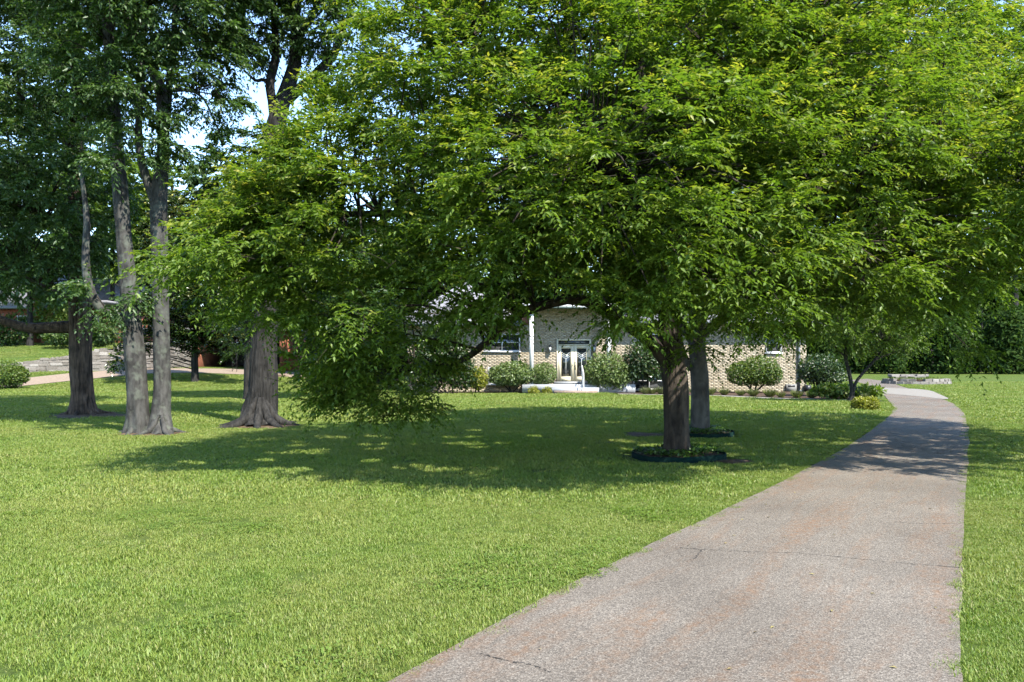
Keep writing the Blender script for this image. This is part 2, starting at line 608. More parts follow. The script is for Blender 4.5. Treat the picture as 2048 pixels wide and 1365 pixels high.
# cracks across the asphalt
for k, (pts) in enumerate([[(1362, 1098), (1398, 1101), (1440, 1103), (1512, 1106), (1600, 1108), (1710, 1118), (1800, 1127), (1918, 1136)],
                           [(1404, 1102), (1398, 1110), (1388, 1121)],
                           [(960, 1316), (1010, 1330), (1060, 1338), (1100, 1352)],
                           [(1790, 1046), (1850, 1050), (1925, 1049)]]):
    g = np.random.default_rng(40 + k)
    c = curve(np.array([G(*p)[:2] for p in pts]), 14 * len(pts))
    c += g.normal(0, .008, c.shape)
    w = np.abs(g.normal(.002, .0022, len(c))) + .0006
    t = nrm(np.gradient(c, axis=0))
    s = np.column_stack([-t[:, 1], t[:, 0]]) * w[:, None]
    a, d = c + s, c - s
    z = lambda q: np.column_stack([q, height(q[:, 0], q[:, 1]) + .0155])
    n = len(c)
    i = np.arange(n - 1)
    obj('crack', np.vstack([z(a), z(d)]), np.stack([i, i + 1, i + 1 + n, i + n], -1), M['crack'], None) if False else None
    v = np.vstack([z(a), z(d)])
    ROOT[drive] = np.zeros(3)
    obj('crack', v, np.stack([i, i + n, i + 1 + n, i + 1], -1), M['crack'], drive)

# neighbour's pale drive and forecourt
nl = [np.array(p) for p in ([-60, 41.2], [-40, 41.6], [-29, 42.5], [-25.5, 46.8], [-22.5, 51.5], [-17.5, 53.5], [-13.5, 54.0])]
nr = [np.array(p) for p in ([-60, 44.3], [-40, 44.8], [-30, 46.0], [-27.0, 50.2], [-24.8, 57.0], [-19.0, 62.0], [-13.5, 62.0])]
ndrive, NDRIVE = strip('gravel_driveway', nl, nr, 90, .02, M['pinkpath'], .06, 9, 9)
# narrow walk in front of the planting bed
HY = 42.0                                                   # the house front stands this far off
wl = [np.array(p) for p in ([5.2, 38.9], [8.5, 37.5], [12.0, 34.6], [14.6, 32.0])]
wr = [np.array(p) for p in ([5.2, 39.8], [8.8, 38.4], [12.4, 35.4], [15.1, 32.7])]
walk, WALK = strip('walkway', wl, wr, 40, .02, M['concrete'], 0, 2, 4)
bl = [np.array(p) for p in ([-5.0, 40.0], [-1, 40.6], [2, 40.8], [5.0, 40.0], [8.9, 38.5], [12.5, 35.5], [14.2, 33.2], [14.5, 32.7])]
br = [np.array(p) for p in ([-5.0, 41.9], [-1, 41.9], [2, 41.9], [5.0, 41.9], [8.9, 41.9], [15.5, 41.9], [16.7, 38.5], [15.2, 33.6])]
bed, BED = strip('planting_bed', bl, br, 60, .03, M['soil'], 0, 2, 8)

# ------------------------------------------------------------------ leaves
def leaf_arrays(base, d, n_, L, W, tint, young, fold=.3):
    d = nrm(d)
    w = nrm(np.cross(n_, d))
    n2 = np.cross(d, w)
    up = n2 * (fold * W * .5)[:, None]
    v = np.stack([base,
                  base + d * (L * .40)[:, None] + w * (W * .5)[:, None] + up,
                  base + d * L[:, None] - n2 * (L * .10)[:, None],
                  base + d * (L * .40)[:, None] - w * (W * .5)[:, None] + up], 1)
    n = len(base)
    i = np.arange(n)[:, None] * 4
    f = np.concatenate([i + np.array([0, 2, 1]), i + np.array([0, 3, 2])], 1).reshape(-1, 3)
    a = np.zeros((n, 4, 4), np.float32)
    a[:, :, 0] = tint[:, None]
    a[:, :, 1] = young[:, None]
    a[:, :, 3] = 1
    return v.reshape(-1, 3), f, a.reshape(-1, 4)


def rand_unit(g, n):
    return nrm(g.normal(0, 1, (n, 3)))


def shoot_leaves(g, p0, d, L, m, droop, ll, aspect=.4, young=.5, hang=.45, size=None):
    """leaves along arching shoots. p0,d (S,3), L (S,). Returns leaf arrays with S*m leaves ordered by shoot"""
    S = len(p0)
    t = (np.linspace(.12, 1.0, m)[None] + g.uniform(-.03, .03, (S, m)))
    x = p0[:, None] + d[:, None] * (L[:, None] * t)[..., None]
    x[..., 2] -= (droop * L)[:, None] * t ** 2
    tan = d[:, None] - np.array([0, 0, 1.0]) * (2 * droop[:, None] * t)[..., None]
    tan = nrm(tan)
    side = nrm(np.cross(tan, np.array([0, 0, 1.0]) + g.normal(0, .12, tan.shape)))
    sg = np.where(np.arange(m) % 2 == 0, 1.0, -1.0)[None, :, None]
    out = tan * .62 + side * sg * g.uniform(.45, .95, (S, m, 1)) + g.normal(0, .22, tan.shape)
    out[..., 2] -= hang * g.uniform(.3, 1.5, (S, m))
    out = nrm(out)
    up = np.array([0, 0, 1.0]) + g.normal(0, .42, tan.shape) + side * sg * .25
    sz = ll * g.uniform(.72, 1.2, (S, m)) * (1.0 - .35 * np.clip(t - .55, 0, 1))
    if size is not None:
        sz = sz * size[:, None]
    y = np.clip((t - .62) / .38, 0, 1) * young[:, None] * g.uniform(.5, 1.1, (S, m))
    tint = np.clip(g.normal(.5, .26, (S, m)), 0, 1)
    f = lambda q: q.reshape(-1, 3)
    return leaf_arrays(f(x), f(out), f(up), sz.ravel(), sz.ravel() * aspect * g.uniform(.85, 1.15, S * m), tint.ravel(), np.clip(y.ravel(), 0, 1))


def poisson(p, r, g):
    """greedy thinning of points p (n,3) so that no two are nearer than r"""
    cell = {}
    keep = []
    for i in range(len(p)):
        k = tuple(np.floor(p[i] / r).astype(int))
        ok = True
        for dx in (-1, 0, 1):
            for dy in (-1, 0, 1):
                for dz in (-1, 0, 1):
                    for j in cell.get((k[0] + dx, k[1] + dy, k[2] + dz), ()):
                        q = p[j] - p[i]
                        if q @ q < r * r:
                            ok = False
                            break
                    if not ok:
                        break
                if not ok:
                    break
            if not ok:
                break
        if ok:
            cell.setdefault(k, []).append(i)
            keep.append(i)
    return np.array(keep, int)


def clump_points(ells, spacing, g, shell=(.62, 1.0), inner=.12):
    """clump centres spread through the outer shell of a union of ellipsoids, with outward directions"""
    pts, outs = [], []
    for k, (c, r) in enumerate(ells):
        c, r = np.array(c, float), np.array(r, float)
        n = int(60 + 40 * (r[0] * r[1] + r[1] * r[2] + r[0] * r[2]) / spacing ** 2)
        u = rand_unit(g, n)
        s = g.uniform(shell[0] ** 2, shell[1] ** 2, n) ** .5
        q = g.random(n) < inner
        s[q] = g.uniform(.2, shell[0], q.sum())
        p = c + u * r * s[:, None]
        ok = np.ones(n, bool)
        for j, (c2, r2) in enumerate(ells):
            if j != k:
                ok &= ((((p - np.array(c2)) / np.array(r2)) ** 2).sum(1) > .42) | q
        pts.append(p[ok])
        outs.append(nrm(u[ok] / r))
    p, o = np.concatenate(pts), np.concatenate(outs)
    order = g.permutation(len(p))
    p, o = p[order], o[order]
    k = poisson(p * [1, 1, 1 / .78], spacing, g)
    return p[k], o[k]


def in_view(p, margin=.04):
    px = p[:, 0] / np.maximum(p[:, 1], .5) * FPX / 2048
    pz = (p[:, 2] - EYE) / np.maximum(p[:, 1], .5) * FPX
    return (np.abs(px) < .5 + margin) & (pz < 722 + 90) & (p[:, 1] > 1)


def tree(name, label, cat, base, trunks, limbs, ells, bark, leaf, seed, spacing=.95, clump_r=(.6, 1.0), shoots=26, m=13,
         ll=.095, aspect=.42, young=.6, droop=(.2, .55), group=None, fine=0, keep=None, up=.22, hang=.26, extra=(), seg=26, flare=(.45, .22, 5, 1.0), twigs=True, minz=.5, rough=.06, roots=0, ridge=None, facing=-.25, gaps=None, drop=.42, sparse=.22):
    """thing > trunk, limb..., branches (fine wood), crown (leaves); fine = number of the nearest leafy shoots kept as parts"""
    g = np.random.default_rng(seed)
    t = thing(name, label, cat, tuple(base), group)
    wood = []
    for k, (pts, rad) in enumerate(trunks):
        pts = np.array(pts, float)
        n = max(14, int(np.linalg.norm(np.diff(pts, axis=0), axis=1).sum() / .09))
        v, q = tube(pts, rad, seg, n, rough, flare if (k == 0 or pts[0][2] < base[2] + .2) else None, np.random.default_rng(seed + k), ridge)
        obj('trunk', v, q, bark, t, True)
        wood.append(curve(np.column_stack([pts, rad]), 30))
    for k, (pts, rad) in enumerate(limbs):
        pts = np.array(pts, float)
        n = max(8, int(np.linalg.norm(np.diff(pts, axis=0), axis=1).sum() / .22))
        v, q = tube(pts, rad, 12, n, .07, None, np.random.default_rng(seed + 50 + k))
        obj('limb', v, q, bark, t, True)
        wood.append(curve(np.column_stack([pts, rad]), 30))
    for k in range(roots):
        a = 6.283 * k / roots + g.uniform(-.3, .3)
        r0 = trunks[0][1][1]
        c0 = np.array(trunks[k % len(trunks)][0][1], float)
        fx, fy = np.array(trunks[k % len(trunks)][0][0][:2], float)
        L = r0 * g.uniform(1.5, 2.4)
        dx = np.array([math.cos(a), math.sin(a)])
        f0 = np.array([fx, fy]) + dx * r0 * .55
        zz = lambda q, h: np.array([q[0], q[1], H(q[0], q[1]) + h])
        v, q = tube([zz(f0 - dx * r0 * .35, r0 * 1.7), zz(f0 + dx * r0 * .28, r0 * .55), zz(f0 + dx * (r0 * .28 + L * .35), r0 * .12), zz(f0 + dx * (r0 * .28 + L * .75) + g.normal(0, .04, 2), -.02), zz(f0 + dx * (r0 * .3 + L), -.1)],
                    [r0 * .12, r0 * .26, r0 * .20, r0 * .13, r0 * .06], 9, 16, .16, None, np.random.default_rng(seed + 90 + k))
        obj('root', v, q, bark, t, True)
    wood = np.concatenate(wood)
    p, o = clump_points(ells, spacing, g)
    if len(extra):
        ex = np.array([e[:3] for e in extra], float)
        p = np.vstack([p, ex])
        o = np.vstack([o, nrm(ex - np.array(base) - np.array([0, 0, 3.0]))])
    ok = p[:, 2] > minz
    if keep is not None:
        ok &= keep(p)
    p, o = p[ok], o[ok]
    # fine wood from the nearest limb to every clump
    w = MB()
    if twigs:
        for i in range(len(p)):
            dd = np.linalg.norm(wood[:, :3] - p[i], axis=1) + np.maximum(0, wood[:, 2] - p[i][2]) * .6 + 3.0 * np.maximum(0, .035 - wood[:, 3]) / .035
            j = int(np.argmin(dd))
            a = wood[j, :3]
            r0 = min(wood[j, 3] * .5, .012 + .006 * np.linalg.norm(p[i] - a))
            mid = (a + p[i]) / 2 + g.normal(0, .12, 3) + np.array([0, 0, .12 * np.linalg.norm(p[i] - a)])
            w.tube([a, mid, p[i]], [r0, r0 * .7, .006], 5, n=7)
    view = nrm(np.array([0, 0, EYE]) - p)
    vis = in_view(p) & ((o * view).sum(1) > facing)
    C = np.repeat(np.arange(len(p)), np.where(vis, shoots, np.where(g.random(len(p)) < drop, 0, max(4, int(shoots * sparse)))))
    S = len(C)
    cr = g.uniform(*clump_r, len(p))[C]
    q = rand_unit(g, S) * (g.uniform(0, 1, S) ** .5 * cr * .5)[:, None]
    q[:, 2] *= .38
    p0 = p[C] + q
    d = o[C] * [.75, .75, .45] + rand_unit(g, S) * [.85, .85, .42]
    d[:, 2] += up
    d = nrm(d)
    L = cr * g.uniform(.55, 1.1, S)
    dr_ = g.uniform(*droop, S)
    yo = np.clip(g.normal(young, .35, S), 0, 1) * np.clip(.45 + o[C][:, 2] * .5 + d[:, 2] * .6, 0, 1.2)
    size = np.where(vis[C], 1.0, 1.8)
    v, f, a = shoot_leaves(g, p0, d, L, m, dr_, ll, aspect, yo, hang, size)
    # shoot stems for a share of the shoots
    if twigs:
        for s in g.permutation(np.nonzero(vis[C])[0])[:min(1200, S // 3)]:
            tt = np.linspace(0, 1, 4)[:, None]
            x = p0[s] + d[s] * L[s] * tt
            x[:, 2] -= dr_[s] * L[s] * tt[:, 0] ** 2
            w.tube(x, [.005, .004, .003, .002], 3, n=4)
    if w.n:
        tag(w.build('branches', M['twig'], t, True), kind='stuff')
    v4 = v.reshape(S, m * 4, 3)
    a4 = a.reshape(S, m * 4, 4)
    low = v4[..., 2].min(1)
    good = low > height(p0[:, 0], p0[:, 1]) + .05
    near = np.zeros(S, bool)
    if fine:
        tip = v4.mean(1)
        dist = np.linalg.norm(tip - np.array([0, 0, EYE]), axis=1)
        dist[~(in_view(tip, -.01) & good)] = 1e9
        ids = np.argsort(dist)[:fine]
        near[ids] = True
        i = np.arange(m)[:, None] * 4
        ff = np.concatenate([i + np.array([0, 2, 1]), i + np.array([0, 3, 2])], 1).reshape(-1, 3)
        for s in ids:
            obj('shoot_leaves', v4[s], ff, leaf, t, False, a4[s])
    rest = good & ~near
    vv = v4[rest].reshape(-1, 3)
    aa = a4[rest].reshape(-1, 4)
    if gaps is not None:
        # openings in the foliage through which the sun reaches the lawn
        sd = np.array(SUN)
        cen = vv.reshape(-1, 4, 3).mean(1)
        ok = np.ones(len(cen), bool)
        for gx_, gy_, gr in gaps:
            w_ = cen - np.array([gx_, gy_, 0])
            w_ -= (w_ @ sd)[:, None] * sd
            ok &= (w_ ** 2).sum(1) > gr * gr
        vv = vv.reshape(-1, 4, 3)[ok].reshape(-1, 3)
        aa = aa.reshape(-1, 4, 4)[ok].reshape(-1, 4)
    n = len(vv) // 4
    i = np.arange(n)[:, None] * 4
    ff = np.concatenate([i + np.array([0, 2, 1]), i + np.array([0, 3, 2])], 1).reshape(-1, 3)
    tag(obj('crown', vv, ff, leaf, t, False, aa), kind='stuff')
    print('TREE', name, 'clumps', len(p), 'leaves', S * m)
    return t


_g = np.random.default_rng(17)
GAPS = []
for _ in range(46):
    _x, _y, _a = _g.uniform(-5, 10), _g.uniform(11.2, 25), _g.uniform(-.5, .5)
    for _k in range(int(_g.integers(2, 6))):               # ragged, stretched groups of openings
        GAPS.append((_x + _g.normal(0, .55), _y + _g.normal(0, .22), _g.uniform(.08, .24)))


def foot(px, py):
    g_ = G(px, py)
    return np.array([g_[0], g_[1], H(g_[0], g_[1])])


# ------------------------------------------------------------------ the two hackberries by the driveway
YA, YB = 13.6, 18.1
A0 = foot(1355, 914)
ta = [([A0 - [0, 0, .15], P(1353, 860, YA), P(1352, 780, YA), P(1343, 715, YA), P(1338, 650, YA), P(1335, 560, YA), P(1318, 420, YA), P(1290, 230, YA), P(1270, 20, YA), P(1262, -150, YA)],
       [.25, .215, .207, .207, .185, .165, .135, .10, .07, .04])]
la = [([P(1335, 560, YA), (5.4, 12.9, 4.6), (8.2, 12.0, 4.8), (11.0, 11.6, 5.0)], [.12, .09, .06, .02]),  # limb reaching out of view to carry the added shade lobes
      ([P(1345, 735, YA), P(1305, 690, YA - .1), P(1262, 655, YA - .3), P(1160, 600, YA - .9), P(1040, 628, YA - 1.0), P(970, 688, YA - .6), P(925, 720, YA - .3), P(860, 736, YA), P(790, 738, YA + .1), P(730, 762, YA)],
       [.15, .12, .10, .085, .07, .06, .052, .042, .03, .015]),
      ([P(1325, 620, YA), P(1230, 520, YA - .5), P(1080, 460, YA - .9), P(860, 430, YA - 1.0), P(640, 430, YA - 1.1), P(470, 440, YA - 1.2)], [.12, .10, .085, .065, .04, .015]),
      ([P(1340, 640, YA), P(1400, 590, YA - .4), P(1500, 545, YA - 1.0), P(1640, 500, YA - 1.4), P(1800, 480, YA - 1.5)], [.12, .10, .08, .05, .02]),
      ([P(1330, 560, YA), P(1310, 470, YA - 1.2), P(1240, 400, YA - 2.4), P(1130, 330, YA - 3.3)], [.11, .085, .06, .02]),
      ([P(1318, 420, YA), P(1420, 300, YA - .8), P(1560, 180, YA - 1.6), P(1660, 60, YA - 2)], [.10, .075, .05, .02]),
      ([P(1305, 330, YA), P(1160, 220, YA - .4), P(1000, 120, YA - .8), P(850, 0, YA - 1)], [.09, .07, .045, .02]),
      ([P(1118, 205, YA - .4), P(1122, 130, YA - .4), P(1140, 40, YA - .3)], [.05, .04, .02]),
      ([P(1338, 600, YA), P(1380, 520, YA + 1.2), P(1350, 400, YA + 2.6), P(1250, 300, YA + 3.5)], [.11, .085, .055, .02])]
EA = [((2.3, 13.1, 6.2), (4.5, 3.7, 3.6)),
      (P(900, 250, 10.9), (1.2, 1.2, 1.5)), (P(1050, 380, 10.0), (1.1, 1.2, 1.5)), (P(1060, 560, 10.8), (1.1, 1.0, .6)), (P(1280, 330, 9.6), (1.2, 1.2, 1.7)),
      (P(1225, 560, 10.4), (.9, .9, .75)), (P(1480, 400, 10.2), (1.1, 1.2, 1.6)), (P(1450, 555, 10.8), (1.0, 1.0, .6)), (P(1650, 300, 10.9), (1.3, 1.3, 1.6)),
      (P(1680, 520, 11.3), (1.3, 1.2, .85)), (P(1840, 420, 11.9), (1.3, 1.3, 1.5)), (P(720, 430, 11.2), (1.15, 1.2, 1.3)), (P(750, 600, 11.5), (1.05, 1.1, .8)),
      (P(520, 480, 11.5), (.95, 1.4, .95)), (P(560, 600, 11.8), (.7, .9, .5)), (P(450, 500, 11.4), (.6, 1.0, .7)), (P(575, 400, 11.7), (.75, 1.0, .9)), (P(620, 540, 11.3), (.8, 1.0, .8)), (P(570, 330, 12.2), (.55, .8, .6)), (P(690, 690, 12.4), (.7, .8, .7)), (P(1180, 120, 10.5), (1.2, 1.2, 1.4)), (P(1400, 110, 10.7), (1.1, 1.2, 1.4)), (P(1000, 90, 11.1), (1.2, 1.2, 1.4)),
      (P(1620, 70, 11.5), (1.2, 1.2, 1.4)), (P(800, 90, 12.0), (1.1, 1.2, 1.4)), (P(640, 330, 12.2), (.9, 1.2, 1.1)), (P(910, 520, 11.3), (1.0, 1.1, .9)),
      ((-2.1, 12.9, 1.85), (.85, .9, 1.05)), ((-2.5, 12.7, 1.6), (.5, .6, .75)), ((-1.7, 12.8, 1.45), (.6, .6, .6)),
      ((-0.2, 12.6, 2.9), (2.4, 1.5, .7)),
      ((8.3, 10.6, 4.6), (1.6, 1.5, 1.1)), ((10.0, 12.2, 4.9), (1.8, 1.7, 1.2)), ((11.4, 11.4, 5.0), (1.5, 1.5, 1.1)), ((8.9, 13.0, 5.2), (1.6, 1.5, 1.2))]  # lobes past the right edge, added to shade the driveway and lawn


def cut_a(p):
    px = 1024 + p[:, 0] / p[:, 1] * FPX
    py = HOR - (p[:, 2] - EYE) / p[:, 1] * FPX
    # open space under the crown (trunk, porch and lawn show), and open sky above the lower left lobe
    lowlimit = np.interp(px, [300, 380, 560, 640, 700, 850, 890, 1040, 1100, 1175, 1200, 1262, 1285, 1320, 1380, 1400, 1420, 1500, 1700, 1900, 2000],
                         [540, 570, 675, 790, 825, 825, 640, 612, 550, 550, 600, 655, 632, 580, 600, 700, 620, 672, 680, 680, 580])
    toplimit = np.interp(px, [300, 400, 470, 540, 600, 660, 700, 720], [460, 420, 390, 320, 260, 190, 80, -500])
    return (py < lowlimit) & (py > toplimit)


_e = np.random.default_rng(29)
EXA = [P(_e.uniform(655, 850), _e.uniform(690, 815), _e.uniform(12.2, 13.2)) for _ in range(13)]
EXA += [P(_e.uniform(440, 620), _e.uniform(400, 640), _e.uniform(11.0, 12.6)) for _ in range(26)]
EXA += [P(_e.uniform(540, 640), _e.uniform(300, 420), _e.uniform(11.4, 12.6)) for _ in range(12)]
EXA += [P(1245, 645, 11.9), P(1400, 690, 13.0)]
tree('hackberry_tree', 'broad hackberry with brown trunk in the nearer of two green edging rings', 'tree', A0, ta, la, EA, M['bark_brown'], M['hack'], 11,
     spacing=.62, clump_r=(.5, .92), shoots=36, m=17, ll=.090, aspect=.42, droop=(.12, .42), hang=.16, fine=300, facing=-.45, gaps=GAPS, drop=.22, sparse=.26, keep=cut_a, flare=(.22, .2, 5, .6), seg=96, ridge=(28, .05), young=.55, extra=EXA)

B0 = foot(1402, 868)
tb = [([B0 - [0, 0, .15], P(1401, 830, YB), P(1399, 760, YB), P(1394, 700, YB), P(1393, 640, YB), P(1400, 540, YB), P(1420, 380, YB), P(1430, 200, YB), P(1440, 20, YB), P(1450, -150, YB)],
       [.235, .205, .20, .19, .175, .16, .13, .10, .07, .04])]
lb = [([P(1393, 745, YB), P(1375, 725, YB), P(1360, 690, YB + .1), P(1352, 640, YB + .3), P(1330, 560, YB + .6)], [.10, .085, .075, .07, .04]),
      ([P(1394, 700, YB), P(1372, 660, YB), P(1355, 635, YB), P(1300, 540, YB - .2), P(1200, 480, YB)], [.11, .095, .085, .06, .02]),
      ([P(1396, 680, YB), P(1430, 650, YB), P(1475, 625, YB - .3), P(1600, 560, YB - 1), P(1750, 560, YB - 1.2)], [.10, .085, .07, .045, .02]),
      ([P(1400, 540, YB), P(1520, 430, YB - .8), P(1700, 330, YB - 1.6), P(1880, 260, YB - 2)], [.13, .10, .07, .02]),
      ([P(1420, 380, YB), P(1560, 240, YB), P(1720, 120, YB), P(1880, 0, YB)], [.11, .09, .06, .02]),
      ([P(1400, 560, YB), P(1500, 520, YB - 1.6), P(1700, 520, YB - 3.0), P(1880, 600, YB - 3.6)], [.11, .09, .06, .02]),
      ([P(1405, 500, YB), (7.6, 16.6, 5.2), (10.4, 15.0, 5.0), (13.2, 14.0, 5.1)], [.13, .10, .07, .02]),  # limb run out of view towards lobes placed to cast shade
      ([P(1425, 300, YB), P(1350, 200, YB - .5), P(1250, 100, YB - 1)], [.09, .07, .02])]
EB = [((6.3, 18.4, 6.6), (4.9, 3.8, 4.4)),
      (P(1560, 420, 15.4), (1.3, 1.3, 1.5)), (P(1760, 330, 15.0), (1.4, 1.3, 1.7)), (P(1930, 420, 14.8), (1.2, 1.3, 1.6)), (P(1700, 560, 15.4), (1.4, 1.4, .9)),
      (P(1860, 560, 15.2), (1.2, 1.3, .9)), (P(1800, 130, 15.4), (1.5, 1.4, 1.7)), (P(1960, 190, 15.6), (1.2, 1.3, 1.5)), (P(1540, 180, 15.6), (1.5, 1.4, 1.6)), (P(1560, 600, 15.8), (1.3, 1.3, .6)),
      ((8.25, 14.9, 2.75), (1.0, 1.0, .9)),
      ((11.8, 14.2, 4.9), (1.9, 1.7, 1.3)), ((13.6, 14.0, 5.2), (1.7, 1.6, 1.2)), ((10.6, 16.8, 6.2), (2.2, 2.4, 2.6)), ((11.9, 18.4, 6.0), (2.4, 2.6, 2.1))]  # lobes at and beyond the right edge, put in for their shadow


def cut_b(p):
    px = 1024 + p[:, 0] / p[:, 1] * FPX
    py = HOR - (p[:, 2] - EYE) / p[:, 1] * FPX
    lim = np.interp(px, [1000, 1270, 1350, 1430, 1520, 1590, 1640, 1830, 1870, 1930, 1985, 2048], [520, 540, 540, 610, 660, 660, 600, 600, 665, 705, 620, 550])
    return (py < lim)


tree('hackberry_tree', 'hackberry with smooth grey trunk in the farther of two green edging rings', 'tree', B0, tb, lb, EB, M['bark_grey'], M['hack2'], 12,
     spacing=.76, clump_r=(.55, 1.0), shoots=35, m=14, ll=.110, aspect=.43, droop=(.12, .42), hang=.16, fine=150, gaps=GAPS, drop=.12, sparse=.34, keep=cut_b, flare=(.16, .15, 4, 2.2), young=.6)

# ------------------------------------------------------------------ tall trees on the left
YD = 18.3
D0 = foot(300, 868)
td = [([foot(278, 866) - [0, 0, .15], P(276, 830, YD), P(272, 760, YD), P(264, 640, YD), P(252, 520, YD), P(243, 420, YD), P(234, 300, YD), P(222, 150, YD), P(212, 0, YD), P(205, -200, YD)],
       [.33, .25, .225, .20, .175, .165, .15, .125, .10, .05]),
      ([foot(322, 868) - [0, 0, .15], P(322, 830, YD + .1), P(324, 760, YD + .2), P(322, 640, YD + .2), P(319, 520, YD + .2), P(318, 400, YD + .2), P(327, 300, YD + .2), P(324, 210, YD + .2), P(318, 170, YD + .2), P(288, 105, YD + .2), P(262, 50, YD + .2), P(244, -10, YD + .2), P(225, -160, YD + .2)],
       [.30, .22, .19, .18, .185, .18, .135, .125, .12, .105, .095, .085, .05])]
ld = [([P(252, 640, YD), P(225, 628, YD), P(197, 612, YD - .1), P(177, 570, YD - .2), P(171, 510, YD - .2), P(174, 440, YD - .2), P(160, 330, YD - .2)], [.13, .12, .11, .10, .085, .07, .03]),
      ([P(318, 420, YD + .2), P(303, 385, YD + .2), P(285, 330, YD + .1), P(277, 270, YD), P(282, 190, YD), P(290, 120, YD + .1)], [.13, .11, .095, .085, .07, .03]),
      ([P(326, 300, YD + .2), P(336, 200, YD + .4), P(342, 120, YD + .5), P(350, 40, YD + .6), P(356, -100, YD + .6)], [.10, .085, .075, .06, .03]),
      ([P(278, 165, YD + .2), P(288, 60, YD + .2), P(305, 0, YD + .2)], [.07, .05, .03]),
      ([P(330, 180, YD + .3), P(400, 190, YD + .6), P(440, 270, YD + .7)], [.05, .03, .012])]
ED = [(P(340, 30, 18.4), (1.7, 1.8, 1.3)), (P(290, 190, 17.9), (1.0, 1.0, 1.0)), (P(415, 150, 18.7), (.75, .8, 1.3)),
      (P(270, -140, 18.3), (3.0, 3.0, 2.3)), (P(210, 90, 18.0), (1.1, 1.2, 1.4)), (P(300, 275, 17.9), (.75, .7, .45)), (P(250, 320, 17.6), (.5, .5, .35)), (P(215, 590, 17.9), (.55, .5, .35))]
tree('ash_tree', 'tall twin-stemmed tree with two smooth pale grey trunks from one base', 'tree', D0, td, ld, ED, M['bark_smooth'], M['ash'], 21,
     spacing=.58, clump_r=(.45, .8), shoots=30, m=12, ll=.12, aspect=.46, young=.2, flare=(.2, .3, 6, .4), roots=8, ridge=(16, .035), seg=64, minz=2.2, up=.1)

YE = 24.4
E0 = foot(167, 830)
te = [([E0 - [0, 0, .2], P(165, 800, YE), P(162, 740, YE), P(160, 660, YE), P(158, 560, YE), P(154, 420, YE), P(150, 260, YE), P(156, 140, YE), P(150, 0, YE), P(146, -200, YE)],
       [.47, .335, .31, .315, .27, .24, .20, .16, .13, .06])]
le = [([P(152, 655, YE), P(110, 655, YE - .2), P(65, 657, YE - .4), P(25, 648, YE - .5), P(-30, 625, YE - .6), P(-110, 560, YE - .6)], [.20, .175, .165, .13, .11, .06]),
      ([P(150, 600, YE), P(120, 590, YE - .6), P(80, 570, YE - 1.2), P(20, 540, YE - 1.8)], [.11, .085, .06, .02]),
      ([P(156, 450, YE), P(60, 420, YE - 1), P(-60, 380, YE - 1.2)], [.10, .07, .03]),
      ([P(150, 240, YE), P(90, 215, YE - .5), P(20, 200, YE - 1)], [.09, .06, .02]),
      ([P(152, 200, YE), P(215, 120, YE), P(250, 40, YE)], [.09, .07, .03]),
      ([P(160, 240, YE), P(175, 235, YE - .3), P(210, 190, YE - .5)], [.09, .07, .03])]
EE = [(P(85, 420, 22.3), (2.0, 1.7, 2.1)), (P(15, 300, 22.6), (1.6, 1.6, 2.2)), (P(60, 110, 23.2), (2.0, 1.8, 2.2)), (P(180, 380, 23.2), (.9, 1.0, 1.6)),
      (P(60, 555, 22.3), (1.4, 1.2, .55)), (P(-80, 400, 23), (1.8, 2, 3)), (P(110, -150, 24), (4, 3.5, 3)), (P(180, 100, 24.8), (1.2, 1.2, 2)), (P(130, 545, 22.5), (.6, .6, .4))]
tree('oak_tree', 'tall tree with one furrowed brown trunk and a thick low limb pointing left', 'tree', E0, te, le, EE, M['bark_furrow'], M['ash'], 22,
     spacing=.68, clump_r=(.5, .9), shoots=25, m=12, ll=.14, aspect=.46, young=.3, flare=(.2, .3, 7, .9), roots=8, ridge=(26, .10), keep=lambda p: HOR - (p[:, 2] - EYE) / p[:, 1] * FPX < np.interp(1024 + p[:, 0] / p[:, 1] * FPX, [-200, 20, 60, 150, 200], [560, 590, 590, 575, 575]), minz=1.6, up=.1, seg=110)

YC = 20.6
C0 = foot(525, 852)
tc = [([foot(520, 852) - [0, 0, .2], P(521, 822, YC), P(525, 780, YC), P(527, 735, YC), P(530, 650, YC), P(538, 500, YC), P(546, 350, YC), P(553, 255, YC), P(562, 215, YC), P(588, 130, YC), P(592, 50, YC), P(585, -120, YC)],
       [.50, .42, .365, .335, .32, .30, .275, .25, .20, .165, .13, .06])]
lc = [([P(553, 245, YC), P(545, 205, YC), P(540, 165, YC), P(552, 110, YC), P(548, 30, YC), P(545, -80, YC)], [.17, .125, .115, .105, .08, .04]),
      ([P(541, 175, YC), P(528, 160, YC), P(512, 162, YC), P(498, 150, YC)], [.06, .05, .04, .02]),
      ([P(566, 205, YC), P(600, 178, YC), P(640, 140, YC), P(672, 100, YC), P(690, 40, YC)], [.15, .13, .115, .10, .05]),
      ([P(640, 140, YC), P(642, 180, YC + .2), P(638, 230, YC + .3)], [.05, .04, .02]),
      ([P(590, 90, YC), P(630, 20, YC), P(650, -60, YC)], [.09, .07, .03])]
EC = [(P(650, 30, 20.6), (.9, 1.2, 1.2)), (P(570, -150, 20.4), (2.8, 2.4, 1.9)), (P(520, 40, 20.6), (.7, .9, 1.0)), (P(600, 30, 20.9), (.7, .7, .9)),
      (P(465, 60, 20.9), (.55, .7, .8)), (P(700, 100, 20.9), (.6, .8, 1.3))]
